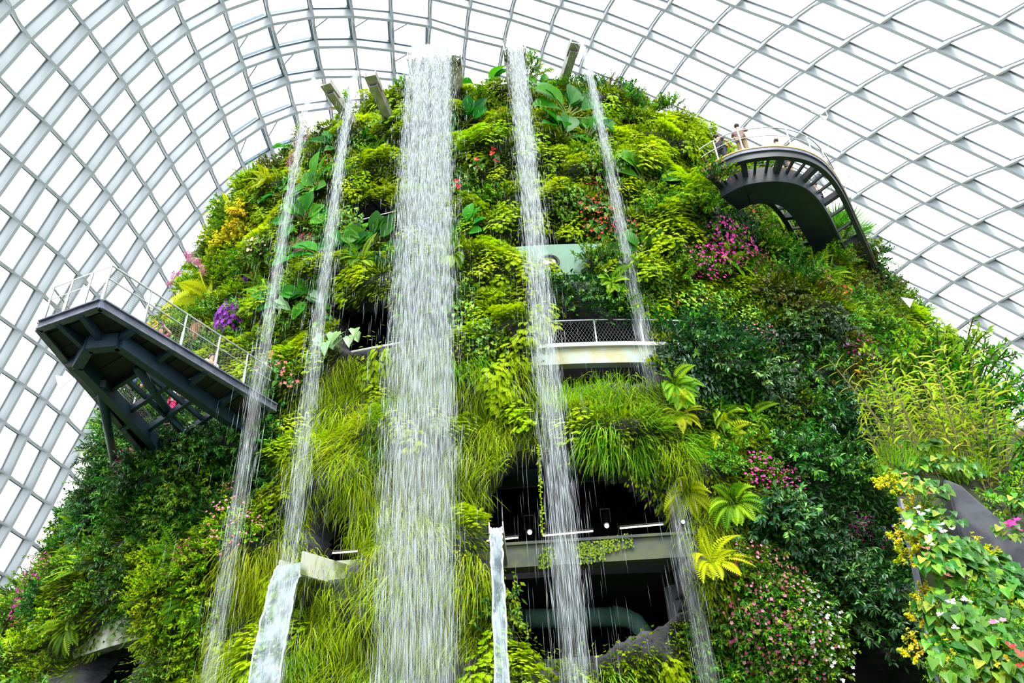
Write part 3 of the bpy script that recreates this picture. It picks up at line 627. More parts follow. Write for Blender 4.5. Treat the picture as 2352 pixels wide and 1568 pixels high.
# ------------------------------------------------------------------ what grows where (regions measured on the photograph, planted on the mountain surface)
UP = {'sg': .62, 'sy': .16, 'fe': .06, 'sm': .1, 'im': .06}
ZONES = [
 (PP(-500,-300,2900,-300,2900,2200,-500,2200), {'sg': .5, 'sm': .3, 'fe': .1, 'sd': .1}),
 (PP(640,150,1640,150,1700,560,640,560), UP),
 (PP(560,250,740,200,760,330,620,430,560,470), {'sm': .45, 'sn': .25, 'sg': .2, 'sl': .1}),
 (PP(380,460,620,400,660,560,600,760,380,780), {'sl': .45, 'sm': .2, 'fy': .15, 'yl': .08, 'sg': .12}),
 (PP(560,450,900,450,900,820,560,900), {'sg': .35, 'sy': .22, 'sm': .15, 'fe': .1, 'hp': .1, 'im': .08}),
 (PP(640,880,760,820,760,1040,660,1130,600,1000), {'sy': .5, 'sg': .3, 'sm': .2}),
 (PP(440,900,560,870,640,900,640,1110,640,1240,330,1260,120,1330,100,1180,230,1000,330,880), {'sd': .8, 'sb': .1, 'sm': .1}),
 (PP(0,1180,300,1240,330,1330,280,1440,60,1430,-60,1568,-100,1300), {'sm': .4, 'sd': .25, 'fe': .2, 'sl': .15}),
 (PP(310,1330,420,1250,640,1120,660,1240,600,1330,520,1600,250,1600,320,1440), {'sl': .85, 'fe': .1, 'sm': .05}),
 (PP(-60,1400,150,1420,120,1600,-80,1640), {'sl': .5, 'sm': .3, 'hp': .2}),
 (PP(745,850,915,795,1040,800,1050,1240,1120,1290,1140,1600,480,1600,560,1400,650,1230,650,1080,700,930), {'gy': .72, 'gg': .14, 'sy': .14}),
 (PP(500,1320,640,1220,700,1240,660,1600,440,1600), {'gy': .6, 'sy': .25, 'sm': .15}),
 (PP(1035,440,1175,450,1225,700,1225,860,1040,820), {'sg': .5, 'sy': .35, 'sm': .15}),
 (PP(1040,690,1230,690,1230,880,1040,860), {'sg': .6, 'sy': .15, 'im': .25}),
 (PP(1035,830,1230,870,1240,1050,1140,1070,1125,1230,1030,1240), {'gg': .3, 'gy': .45, 'sy': .25}),
 (PP(1230,880,1530,870,1560,960,1240,960), {'gu': .75, 'gg': .25}),
 (PP(1230,950,1560,950,1580,1130,1480,1110,1240,1020), {'sg': .5, 'gg': .5}),
 (PP(1535,930,1640,960,1720,1100,1700,1330,1640,1420,1640,1640,1560,1640,1590,1400,1560,1120), {'gy': .75, 'gg': .15, 'fy': .1}),
 (PP(1120,1500,1330,1530,1620,1410,1640,1650,1100,1650), {'sg': .6, 'gg': .2, 'sy': .2}),
 (PP(1240,600,1500,560,1520,730,1400,730,1240,680), {'sd': .4, 'sg': .35, 'sm': .25}),
 (PP(1440,420,1700,420,1760,700,1500,740), {'sg': .45, 'fe': .2, 'sm': .2, 'sy': .15}),
 (PP(1640,380,1760,420,2080,700,2060,780,1700,640), {'sm': .3, 'sn': .3, 'iv': .15, 'sg': .15, 'fe': .1}),
 (PP(1560,500,1800,480,1900,640,1700,560), {'iv': .3, 'sn': .35, 'fe': .15, 'sm': .2}),
 (PP(1500,650,1860,640,1880,740,1520,760), {'sg': .75, 'im': .25}),
 (PP(1700,640,2080,660,2080,1000,1880,880), {'sn': .3, 'sm': .35, 'sd': .25, 'fe': .1}),
 (PP(1540,740,1900,740,1900,900,1700,960,1660,900,1540,830), {'sb': .65, 'sm': .2, 'sd': .15}),
 (PP(1520,830,1660,850,1680,970,1560,950), {'iv': 1.}),
 (PP(1560,950,1700,930,2080,1000,2080,1160,1800,1140,1640,1060), {'sd': .55, 'sm': .15, 'fe': .28, 'ff': .02}),
 (PP(1860,880,2080,920,2080,1000,1880,1000), {'sb': .6, 'sd': .4}),
 (PP(1560,960,1760,960,1820,1140,1690,1220,1620,1000), {'fy': .2, 'gg': .25, 'sm': .4, 'fe': .15}),
 (PP(1690,1180,1840,1120,2100,1180,2130,1500,1960,1440,1800,1290,1690,1320), {'sb': 1.}),
 (PP(1630,1330,1800,1280,1920,1400,1930,1660,1620,1660), {'sm': 1.}),
 (PP(2060,760,2320,860,2340,1040,2060,960), {'sm': .7, 'sl': .3}),
 (PP(1300,160,1640,200,1640,300,1440,280,1300,230), {'sm': .3, 'sn': .3, 'sd': .2, 'sg': .2}),
 (PP(1380,270,1640,290,1700,430,1450,420), {'sg': .7, 'sy': .3}),
]
SPACE = {'sg': .8, 'sy': .8, 'gy': .85, 'gg': .85, 'gu': .55, 'fe': .95, 'fy': .95, 'sd': .95, 'sb': .95, 'sl': .8, 'sm': .9, 'sn': .85, 'iv': .8, 'im': .8, 'hp': .7, 'yl': .9, 'ff': 1.4}
FALLX = [([230, 718, 480, 660, 850, 600, 1100, 570, 1568, 505]), ([190, 825, 480, 770, 960, 710, 1300, 668, 1568, 640]), ([120, 990, 1500, 955]), ([100, 1178, 500, 1215, 1050, 1262, 1500, 1300]), ([90, 1335, 420, 1405, 900, 1500, 1280, 1570, 1568, 1620])]
def fx(k, y): return float(np.interp(y, FALLX[k][0::2], FALLX[k][1::2]))
def where(px, py):
    if px < fx(0, py):
        return 'on the slope above the jutting deck' if py < 860 else ('under the jutting deck' if py < 1250 else 'low on the bulge below the jutting deck')
    lev = 'near the top' if py < 480 else ('halfway up' if py < 860 else 'low down')
    if px < fx(1, py): b = 'between the two thin falls nearest the deck'
    elif px < fx(2, py): b = 'between the widest fall and its thin neighbour'
    elif px < fx(3, py): b = 'between the widest fall and the middle fall'
    elif px < fx(4, py): b = 'between the middle fall and the walkway-side fall'
    else:
        if py < 560: return 'on the shoulder beside the curved walkway'
        if py < 860: return 'on the slope below the curved walkway'
        return 'on the lower slope beside the leaning slate' if px > 1700 else 'on the lower slope past the walkway-side fall'
    return b+', '+lev
DESC = {'sg': ('feathery green spikemoss clump', 'spikemoss'), 'sy': ('yellowish feathery spikemoss clump', 'spikemoss'), 'gy': ('yellow-green trailing grass tussock', 'grass'), 'gg': ('fresh green trailing grass tussock', 'grass'), 'gu': ('upright green grass tuft', 'grass'),
 'sd': ('dark green leafy shrub', 'shrub'), 'sb': ('glossy blue-green shrub', 'shrub'), 'sl': ('bright lime small-leaved shrub', 'shrub'), 'sm': ('mid-green leafy shrub', 'shrub'), 'sn': ('bronze-tinged shrub', 'shrub'), 'iv': ('dark ivy mat', 'ivy'), 'im': ('green creeper mat', 'creeper'),
 'fe': ('green sword fern', 'fern'), 'fy': ('yellow-green fern', 'fern'), 'hp': ('heart-leaved green plant', 'plant'), 'yl': ('yellow-leaved shrub', 'shrub'), 'ff': ('large arching green fern', 'fern')}
HERO = []   # single plants: key, pixel, scale, label, category, base
def H(key, px, py, sc, label, cat='plant', base='sm'): HERO.append((key, px, py, sc, label, cat, base))
# big paddle-leaved plants
H('pa',1118,205,1.6,'paddle-leaved plant on the summit between the widest and middle falls'); H('pa',1300,275,2.0,'largest paddle-leaved plant, high beside the walkway-side fall'); H('pa',1290,325,1.5,'paddle-leaved plant just under the largest one')
H('pa',1350,320,1.3,'paddle-leaved plant touching the top of the walkway-side fall'); H('pa',1235,210,1.0,'small two-leaved paddle plant beside the top of the middle fall'); H('pa',1478,430,1.7,'paddle-leaved plant past the walkway-side fall near the summit')
H('pa',1070,290,1.3,'paddle-leaved plant right beside the widest fall near the summit'); H('pa',838,345,1.1,'paddle-leaved plant at the foot of the two slanting spouts'); H('pa',780,345,1.1,'paddle-leaved plant next to the orange flowers')
H('pa',735,440,1.4,'paddle-leaved plant between the two thin falls, upper of three'); H('pa',712,470,1.3,'paddle-leaved plant between the two thin falls, middle of three'); H('pa',705,515,1.2,'paddle-leaved plant between the two thin falls, lowest of three')
H('pa',860,560,1.2,'large dark paddle-leaved plant below the upper cave by the widest fall'); H('pa',810,575,1.1,'dark paddle-leaved plant left under the upper cave'.replace('left ', '')); H('pa',745,600,1.3,'paddle-leaved plant beside the red anthuriums'); H('pa',700,605,1.2,'paddle-leaved plant with drooping blades under the red anthuriums')
H('pa',1075,545,1.1,'dark paddle-leaved plant hugging the widest fall halfway up'); H('pa',1490,600,1.4,'paddle-leaved plant beside the magenta shrub and walkway-side fall'); H('pa',655,455,1.0,'paddle-leaved plant beside the outermost thin fall'); H('pa',670,330,1.0,'paddle-leaved plant behind the outermost thin fall near the summit')
H('pa',720,690,1.0,'broad-leaved plant behind the second thin fall above the deck'); H('pa',650,700,.9,'broad-leaved plant beside the outermost fall above the deck')
H('pp',770,795,.9,'pale caladium at the sill of the middle cave','caladium'); H('pp',815,790,.9,'pale caladium leaning over the dark middle cave','caladium'); H('pp',740,810,.8,'pale caladium behind the second thin fall','caladium'); H('pp',640,715,.8,'white caladium beside the outermost fall','caladium'); H('pp',715,695,.7,'white caladium among yellow spikemoss','caladium')
# ferns and palms
H('tf',490,690,1.25,'yellow-green tree fern with long fronds above the deck rail','tree fern'); H('be',462,760,1.6,'brown hanging root beard under the tree fern','root beard'); H('ff',1545,885,.6,'flat-fronded fern beside the end of the balcony','fern'); H('ff',1560,920,.5,'drooping pale fern under the balcony end','fern')
H('ff',1400,655,.6,'single large fern frond above the meshed balcony','fern'); H('ff',1715,960,.6,'bright fern on the dark slope below the pink medinilla','fern'); H('ff',220,1245,1.2,'large golden fern frond on the bulge below the deck','fern'); H('ff',440,1375,.55,'young green fern on the lime bush','fern'); H('ff',180,1290,.7,'drooping fern on the bulge by the magenta shrub','fern')
H('fp',1915,570,1.7,'fan palm under the end of the curved walkway','palm'); H('fe',1760,490,1.4,'tall bright fern beside the red flowers','fern'); H('fy',1935,800,1.0,'small bright fern on the bronze slope','fern'); H('fy',1660,1010,1.2,'yellow fern on the lower grass slope','fern'); H('fe',1895,640,1.1,'fern below the fan palm','fern'); H('bf',2335,1050,1.6,'brown dead fern above the leaning slate','fern')
H('fe',1110,480,1.0,'lettuce-green broad fern between the widest and middle falls','fern'); H('ff',830,610,.8,'striped strap-leaved fern under the dark paddle plants','fern')
# flowers
H('fv',735,340,1.5,'pink plume flowers below the first slanting spout','flowers','sg'); H('fv',708,375,.9,'pink plume flowers hanging beside the outermost fall','flowers','sg'); H('fv',785,240,.7,'pink plume flowers behind the first slanting spout','flowers','sg'); H('fv',722,575,.8,'pale pink plume flowers between the two thin falls','flowers','sg')
H('fo',755,365,.6,'orange flowers between the thin falls, upper pair','flowers'); H('fo',760,392,.6,'orange flowers between the thin falls, lower pair','flowers'); H('fr',695,575,.9,'red anthuriums between the two thin falls','flowers','hp'); H('fr',720,565,.8,'coral anthuriums beside the pale plume flowers','flowers','hp')
H('fu',567,735,1.25,'round purple flowering bush above the deck rail','flowers'); H('fu',585,660,.6,'small purple flowers above the round purple bush','flowers'); H('fh',455,585,1.1,'pink hydrangea on the skyline above the deck','flowers','sl'); H('fh',500,610,1.0,'pink hydrangea lower on the skyline shrub','flowers','sl'); H('fh',430,640,1.0,'faded hydrangea at the skyline over the deck rail','flowers','sl')
H('yl',572,500,1.2,'yellow-leaved shrub on the skyline, highest of three','shrub'); H('yl',565,545,1.1,'yellow-leaved shrub on the skyline, second of three','shrub'); H('yl',540,560,1.1,'yellow-leaved shrub on the skyline, lowest of three','shrub'); H('fc',600,575,1.0,'cream flowers beside the outermost fall','flowers'); H('fo',600,640,.6,'orange flowers behind the outermost fall','flowers')
H('fk',525,795,.8,'pink flowers seen through the deck rail','flowers'); H('fr',615,870,.6,'red flowers beside the outermost fall level with the deck','flowers','hp'); H('fs',640,855,.8,'salmon anthuriums between the thin falls','flowers','hp'); H('fs',665,880,.8,'salmon flowers beside the second thin fall halfway up','flowers','hp')
H('fl',595,912,.8,'lilac vine flowers beside the outermost fall','flowers','sd'); H('fl',520,960,.8,'lilac vine flowers in the dark shrubs under the deck','flowers','sd'); H('fs',560,630,.8,'salmon flowers above the round purple bush','flowers'); H('fs',660,640,.7,'salmon flowers between the outermost fall and paddle plants','flowers')
H('fm',1660,580,1.35,'largest magenta flowering shrub on the walkway slope','flowers'); H('fm',1700,620,1.1,'magenta shrub just below the largest magenta one','flowers'); H('fm',1620,620,1.0,'magenta shrub nearest the walkway-side fall','flowers'); H('fm',1650,545,.9,'magenta shrub at the top of the magenta patch','flowers'); H('fk',1590,615,.8,'pink flowers at the edge of the magenta patch','flowers')
H('fr',1735,515,1.0,'scarlet flowers under the curved walkway','flowers'); H('fr',1775,530,1.1,'scarlet flowers nearest the walkway girder','flowers'); H('fr',1700,505,.9,'scarlet flowers beside the tall bright fern','flowers'); H('fr',1650,375,1.0,'red flowers where the walkway meets the mountain','flowers'); H('fo',1580,420,.5,'orange flowers on the shoulder below the walkway end','flowers')
for k,(x,y) in enumerate([(1350,450),(1380,445),(1345,480),(1375,490),(1400,505),(1370,525),(1400,540),(1445,530)]): H('fr',x,y,.75,'%s red anthurium beside the walkway-side fall' % ['topmost','second from top','third from top','fourth from top','fifth from top','third from bottom','second from bottom','lowest'][k],'flowers','hp')
H('ra',1135,375,1.0,'coral anthurium between the widest and middle falls, upper','flowers','hp'); H('ra',1090,400,.9,'coral anthurium between the widest and middle falls, middle','flowers','hp'); H('ra',1055,445,1.0,'coral anthurium beside the widest fall by the rail','flowers','hp')
H('fo',1920,605,1.0,'bright orange flowers below the fan palm','flowers'); H('fo',1885,598,.7,'smaller orange flowers beside the fan palm','flowers'); H('fo',1910,680,.8,'orange flowers lower on the bronze slope','flowers'); H('fb',1650,478,1.0,'blue flowers under the curved walkway','flowers'); H('fb',1440,225,1.2,'violet-blue flowers on the summit skyline','flowers')
H('fs',1470,228,.9,'salmon rhododendron on the summit skyline','flowers'); H('fs',1500,240,.9,'salmon rhododendron at the end of the skyline','flowers'); H('fk',1065,165,.6,'pink flowers on the summit by the wide spout','flowers')
for k,(x,y) in enumerate([(1712,782),(1745,785),(1770,800)]): H('fk',x,y,.8,'pink medinilla blossoms above the pale ledge, %s' % ['first towards the falls','middle','last away from the falls'][k],'flowers','sb')
H('fm',1870,665,.8,'magenta flowers in the bronze slope below the fan palm','flowers'); H('fm',1950,790,.8,'magenta flowers low on the bronze slope','flowers'); H('fm',1970,830,.7,'magenta flowers just above the yellow flowers','flowers'); H('fl',1925,825,1.0,'lilac flowers on the bronze slope','flowers'); H('fyl',1955,878,1.0,'bright yellow flowers beside the pale ledge','flowers','sd')
H('fm',1820,520,.8,'magenta creeper flowers along the walkway girder','flowers'); H('fm',1850,555,.7,'magenta creeper flowers at the girder end','flowers'); H('fo',1555,705,.4,'small orange flowers above the balcony end','flowers'); H('fs',1760,625,.5,'salmon flowers on the walkway slope','flowers'); H('fyl',1795,628,.4,'small yellow flowers on the walkway slope','flowers'); H('fc',1560,575,.5,'cream flowers beside the walkway-side fall','flowers')
for k,(x,y) in enumerate([(115,1320),(100,1355),(85,1395)]): H('fm',x,y,.9,'magenta shrub at the skyline edge of the bulge, %s' % ['upper','middle','lower'][k],'flowers')
H('fm',455,1285,.7,'magenta flowers on the lime bush below the deck','flowers','sl'); H('fm',320,1070,.8,'magenta flowers in the dark shrubs by the deck post','flowers','sd'); H('fk',530,1205,.9,'pink flowers on lime leaves beside the outermost fall','flowers','sl'); H('fk',570,1240,.8,'pink flowers behind the outermost fall low down','flowers','sl'); H('fk',520,1260,.7,'sparse pink flowers on the lime bush edge','flowers','sl'); H('fk',545,1140,.7,'pink flowers at the top of the lime bush','flowers','sl')
for k in range(18):
    x, y = [(1710,1310),(1750,1320),(1780,1340),(1700,1360),(1740,1370),(1780,1390),(1820,1400),(1690,1420),(1730,1430),(1770,1440),(1810,1450),(1850,1460),(1710,1490),(1750,1500),(1800,1510),(1850,1520),(1720,1550),(1780,1560)][k]
    H('fk',x,y,.9,'pink impatiens bush beside the dark lower cave','flowers')
for k,(x,y) in enumerate([(1810,1365),(1840,1390),(1860,1420),(1880,1450),(1870,1490),(1900,1520),(1830,1440),(1800,1480)]): H('fw',x,y,.85,'white impatiens bush beside the dark lower cave','flowers')
H('fm',1740,1100,.8,'crimson-pink flowers on the lower grass slope','flowers'); H('fm',1810,1120,.6,'crimson-pink flowers near the dark hollow','flowers','sd'); H('fm',2000,1250,.6,'pink flowers on the glossy shrubs by the leaning slate','flowers','sb'); H('fm',1950,1190,.6,'pink flowers at the top of the glossy shrubs','flowers','sb'); H('fl',2030,1240,.8,'lilac flowers on the glossy shrubs','flowers','sb')
# skyline shrubs with loose leaves against the glass
for (x,y,s,l) in [(1215,135,1.5,'tall loose shrub on the summit beside the middle fall'),(800,215,1.0,'sprig of leaves on the skyline between slanting spouts'),(925,190,.9,'small shrub on the skyline beside the widest fall'),(1545,215,1.1,'loose skyline shrub at the summit end'),(1310,180,.9,'leafy shrub at the foot of the far spout'),(700,265,1.0,'skyline shrub behind the outermost fall'),(620,375,1.1,'bronze skyline shrub by the outermost fall')]: H('sm' if x != 620 else 'sn',x,y,s,l,'shrub')
H('sl',1240,650,.7,'lime moss cushion below the round wall light','spikemoss'); H('sy',1265,635,.8,'yellow spikemoss cushion on the pale green ring','spikemoss')

hero_pos = []
for key, px, py, sc, label, cat, base in HERO:
    h = surf_hit(px, py)
    if h is None:   # skyline: take the surface just below
        for dy in range(5, 120, 5):
            h = surf_hit(px+(dy*.4 if px < 1000 else -dy*.4), py+dy)
            if h is not None: break
        if h is None: continue
        d = ray(A([px, py], float)); P = CAM+d*np.linalg.norm(h[0]-CAM); pos, n = (P+h[0])/2-A([0, 0, .3]), nrm(h[1]+A([0, 0, .6]))
    else: pos, n = h
    o = put(key, pos+n*.12, n, sc*(1.05 if key[0] == 'f' and key in FL else 1.0), base=base)
    grp = {'pink impatiens bush beside the dark lower cave': 'pink impatiens bushes', 'white impatiens bush beside the dark lower cave': 'white impatiens bushes'}.get(label)
    tag(o, label, cat, grp); hero_pos.append((pos, .55*sc if key in ('pa', 'fu', 'fm', 'fk', 'fw', 'tf', 'fp') else .3))

# scatter the clumps by area over the part of the mountain the photo could see
M_ = 90000
th = rng.uniform(-1.75, 1.75, M_); zz = rng.uniform(2.5, 36.55, M_)
P0 = msurf(th, zz); e = .02
Nn = nrm(np.cross(msurf(th+e, zz)-P0, msurf(th, zz+e)-P0)); flip = (Nn*(P0-A([0, MY, 0]))*A([1, 1, 0])).sum(1) < 0; Nn[flip] *= -1
R_, _x = mprof(zz); acc = rng.random(M_) < (R_/17.5)*np.hypot(np.cos(th)*AXX, np.sin(th))/AXX
face = (Nn*nrm(CAM-P0)).sum(1); pp = proj(P0); bare = np.zeros(M_, bool); hol = np.zeros(M_, bool)
def grow(poly, f): c_ = np.mean(poly, 0); return [tuple(c_+(A(q)-c_)*f) for q in poly]
for b in BARE: bare |= inpoly(pp, b)
rimz = np.zeros(M_, bool)
for b, f_ in zip(HOLES, (1.7, 1.45, 1.4, 1.15, 1.15, 1.8, 1.35, 1.15, 1.6)): rimz |= inpoly(pp, grow(b, f_))
rimz &= ~((pp[:, 1] > 912) & (pp[:, 1] < 960))
for b in HOLES: hol |= inpoly(pp, b)
inview = (pp[:, 0] > -250) & (pp[:, 0] < 2500) & (pp[:, 1] < 1800) & (pp[:, 1] > -200)
keep = acc & (face > -.22) & ~bare & inview & ~(rimz & (rng.random(M_) < .93))
zid = np.zeros(M_, int)
for k, (poly, _) in enumerate(ZONES): zid[inpoly(pp, poly)] = k
cells = {}
def far_enough(p, r):
    a = tuple((p//1.5).astype(int))
    for i in (-1, 0, 1):
        for j in (-1, 0, 1):
            for k in (-1, 0, 1):
                for q, rq in cells.get((a[0]+i, a[1]+j, a[2]+k), ()):
                    if (p-q)@(p-q) < ((r+rq)*.5)**2: return False
    return True
def note(p, r): cells.setdefault(tuple((p//1.5).astype(int)), []).append((p, r))
for p, r in hero_pos: note(p, r)
count = {}; LIMIT = 300
for i in np.nonzero(keep)[0]:
    zn = ZONES[zid[i]][1]; key = random.choices(list(zn), list(zn.values()))[0]
    if count.get(key, 0) >= LIMIT: continue
    p = P0[i]; r = SPACE[key]*(1.0 if face[i] > .15 else 1.25)
    if not far_enough(p, r): continue
    note(p, r); count[key] = count.get(key, 0)+1
    n = Nn[i]; o = put(key, p+n*.05, n, U(.85, 1.3))
    wh = where(*pp[i]); d, cat = DESC[key]; tag(o, d+' '+wh, cat, d+' '+wh)
print('PLANTS', count, sum(count.values()))

# carpets of tiny leaves covering the wall between the clumps: nobody could count these
def carpet(name, label, cat, sel, tufts, mat, smin, smax):
    ids = np.nonzero(sel)[0]; Vs = []; Fs = []; Va = []; n0 = 0; base = []
    for t in tufts:
        v = np.concatenate(t.v); base.append((v, A([f for f in t.f if len(f) == 4]), np.concatenate(t.a)))
    for q, i in enumerate(ids):
        v, f, a = base[q % len(base)]; Fm = frame_at(Nn[i]); s = U(smin, smax); an = U(-.6, .6); c, sn = math.cos(an), math.sin(an)
        Rm = Fm@A([[c, -sn, 0], [sn, c, 0], [0, 0, 1]])*s
        Vs.append(v@Rm.T+P0[i]); Fs.append(f+n0); n0 += len(v); Va.append(np.clip(a+U(-.35, .35), 0, 1))
    if not Vs: return
    o = bpy.data.objects.new(name, fast_mesh(name, np.concatenate(Vs), np.concatenate(Fs), np.concatenate(Va), mat)); COL.objects.link(o); tag(o, label, cat, kind='stuff')
def mosstuft():
    mb = MB()
    for k in range(34):
        x, y, q = disc(.4); b = A([x, y, U(.02, .16)]); diamond(mb, b, A([x, y-.35, U(.2, .7)]), A([U(-.2, .2), .7, .7]), U(.1, .2), U(.04, .075), U(0, 1))
    return mb
def leaftuft():
    mb = MB()
    for k in range(22):
        x, y, q = disc(.45); b = A([x, y, U(.02, .2)]); diamond(mb, b, A([U(-1, 1), U(-1, .6), U(.1, .8)]), A([U(-.3, .3), .7, .7]), U(.1, .17), U(.06, .09), U(0, 1))
    return mb
GRASSY = {'gy', 'gg', 'gu'}; SHRUBBY = {'sd', 'sb', 'iv', 'sn'}
zk = [max(z[1], key=z[1].get) for z in ZONES]
zg = A([k in GRASSY for k in zk])[zid]; zs = A([k in SHRUBBY for k in zk])[zid]
ok = (face > -.2) & inview & ~hol & acc; thin = rng.random(M_)
sparse = ~bare | (thin < .25)
carpet('moss_carpet', 'low green moss covering the wall between the clumps', 'moss', ok & ~zg & ~zs & sparse & (thin < .55), [mosstuft() for _ in range(6)], LM['moss'], .8, 1.5)
carpet('leaf_carpet', 'dark small-leaved creeper covering the shaded shrub slopes', 'creeper', ok & zs & sparse & (thin < .55), [leaftuft() for _ in range(6)], LM['leaf_carpet'], .9, 1.5)
carpet('grass_carpet', 'yellow-green grass carpet hanging over the lower wall', 'grass', ok & zg & sparse & (thin < .33), [tuft(26, (.3, .7), .4, (.014, .026), -.4) for _ in range(6)], LM['grass_carpet'], .8, 1.3)

# ------------------------------------------------------------------ concrete rings, floors and what is inside the openings
def ring_pts(R, t0, t1, n, z):
    xc = mprof(z)[1]; return [A([xc+R*AXX*math.sin(t), MY-R*math.cos(t), z]) for t in np.linspace(t0, t1, n)]
def ring(name, R, t0, t1, z0, z1, th_, mat, label, cat, cap=None):
    p = ring_pts(R-th_/2, t0, t1, 70, z0); mb = MB(); mb.sweep(p, [(-th_/2, 0), (th_/2, 0), (th_/2, z1-z0), (-th_/2, z1-z0)]); o = mb.build(name, mat)
    if cap:
        p = ring_pts(R-th_/2+.06, t0, t1, 70, z1); mb = MB(); mb.sweep(p, [(-th_/2-.05, 0), (th_/2+.05, 0), (th_/2+.05, .14), (-th_/2-.05, .14)]); mb.build('coping', cap, o)
    return tag(o, label, cat)
bal = ring('balcony', 16.15, -.08, .8, 15.35, 15.95, .3, M['ringwhite'], 'pale curved balcony parapet with mesh rail halfway up the mountain', 'balcony', M['ringcap'])
for part, pts, r in (('rail', ring_pts(16.0, -.08, .8, 60, 17.15), .03),):
    mb = MB(); mb.tube(pts, r, 6); mb.build(part, M['rail'], bal)
for p in ring_pts(16.0, -.06, .78, 12, 16.05):
    mb = MB(); mb.bar(p, p+A([0, 0, 1.1]), .05, .03, (0, 1, 0)); mb.build('rail_post', M['rail'], bal)
mb = MB()
for t in np.linspace(-.05, .28, 60):      # diamond mesh between the posts
    for sg in (-1, 1):
        a = ring_pts(16.0, t, t+1e-3, 2, 16.05)[0]; b = ring_pts(16.0, t+sg*.03, t+sg*.03+1e-3, 2, 17.1)[0]; mb.tube([a, b], .0045, 3, cap=False)
mb.build('rail_mesh', M['netting'], bal)
ring('ring_wall', 15.2, -.12, .3, 19.75, 21.2, .25, M['ringgreen'], 'pale green curved concrete band in the opening above the meshed balcony', 'wall band')
rg = ring('floor_edge', 16.35, -1.3, -.55, 8.3, 9.25, .35, M['ringold'], 'lichen-stained curved concrete ledge over the dark arch below the bulge', 'ledge')
b0, b1 = aty(1060, 1262, 21.4), aty(1600, 1226, 21.4); mb = MB(); mb.box(A([(b0[0]+b1[0])/2, 21.65, 9.0]), b1[0]-b0[0], .5, .6); mb.box(A([(b0[0]+b1[0])/2, 21.62, 9.34]), b1[0]-b0[0], .6, .08)
bm_ = tag(mb.build('floor_beam', M['concrete']), 'straight moss-stained concrete beam crossing the large lower opening', 'beam')
mb = MB()
for (px, py) in [(1330,1262),(1350,1255),(1365,1258),(1390,1250),(1410,1245),(1440,1240),(1345,1275),(1375,1270),(1250,1285),(1260,1270)]:
    c = aty(px, py, 21.38)
    for k in range(60): diamond(mb, c+A([U(-.16, .16), -.03, U(-.2, .2)]), A([U(-.3, .3), -.3, -1]), A([0, -1, .4]), .09, .06, U(0, 1))
mb.build('moss_patch', LM['moss'], bm_)
lb0, lb1 = aty(690, 1330, 21.9), aty(880, 1302, 21.9); mb = MB(); mb.box((lb0+lb1)/2, lb1[0]-lb0[0], .5, .55); tag(mb.build('floor_beam', M['ringold']), 'short weathered concrete beam behind the box spout', 'beam')
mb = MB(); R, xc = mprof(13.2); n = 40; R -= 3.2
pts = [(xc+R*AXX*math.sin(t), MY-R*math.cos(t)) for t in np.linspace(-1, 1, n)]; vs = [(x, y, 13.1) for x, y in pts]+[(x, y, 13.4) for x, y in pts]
mb.add(vs, [tuple(range(n))[::-1], tuple(range(n, 2*n))]+[(k, k+1, n+k+1, n+k) for k in range(n-1)]); tag(mb.build('ceiling_slab', M['interior']), 'ceiling over the lower opening, coloured near-black as shade', 'ceiling', kind='structure')
for (x0, y0, x1, y1, lab) in [(1071,1246,1192,1234,'lit tube light behind the slim spout in the lower opening'), (1245,1230,1364,1219,'lit tube light in the middle of the lower opening'), (1422,1213,1542,1202,'lit tube light beside the walkway-side fall in the lower opening'), (722,1273,825,1265,'lit tube light in the small opening above the box spout')]:
    Y = 27 if x0 > 900 else 25; a, b = aty(x0, y0, Y), aty(x1, y1, Y); o = empty('tube_light', (a+b)/2); L = shift([a, b], (a+b)/2); tag(o, lab, 'lamp', 'tube lights')
    mb = MB(); mb.bar(L[0]+A([0, 0, .1]), L[1]+A([0, 0, .1]), .16, .09); 
    for p in L: mb.bar(p*.7+A([0, 0, .12]), p*.7+A([0, 0, 13.1-o.location[2]]), .02, .02, (0, 1, 0))
    mb.build('fitting', M['black'], o); mb = MB(); mb.tube([L[0]*.97, L[1]*.97], .026, 8); mb.build('lit_tube', M['tube'], o)
for (px, py, lab) in [(1216,1212,'black track spotlight, the one nearer the middle fall on its slim-spout side'), (1392,1197,'black track spotlight between the middle and walkway-side falls')]:
    p = aty(px, py, 26.5); o = empty('spotlight', p); tag(o, lab, 'lamp', 'track spotlights'); mb = MB(); mb.tube([A([0, 0, .32]), A([0, 0, .3]), A([0, -.02, -.1]), A([0, -.04, -.14])], [.02, .11, .12, .1], 12); mb.bar(A([0, 0, .3]), A([0, 0, 13.1-p[2]]), .03, .03, (0, 1, 0)); mb.build('housing', M['black'], o)
    mb = MB(); 
    for sx_ in (-.16, .16): mb.bar(A([sx_, 0, -.05]), A([sx_, 0, .45]), .02, .03, (0, 1, 0))
    mb.bar(A([-.16, 0, .45]), A([.16, 0, .45]), .02, .03); mb.build('yoke', M['rail'], o); mb = MB(); mb.sphere(A([0, -.05, -.18]), .075); mb.build('bulb', M['bulb'], o, True)
p = aty(1409, 1103, 25); mb = MB(); mb.sphere((0, 0, 0), .135, 18, 12, sc=(1, 1, .95)); gl = mb.build('globe_speaker', M['globe'], None, True); gl.location = p; tag(gl, 'white hanging globe speaker in the dark lower opening', 'speaker')
mb = MB(); mb.tube([A([0, 0, .1]), A([0, 0, 13.1-p[2]])], .012, 6); mb.build('cord', M['black'], gl); mb = MB(); mb.tube([A([0, 0, .02]), A([0, 0, -.02])], .139, 18); mb.build('seam', M['black'], gl)
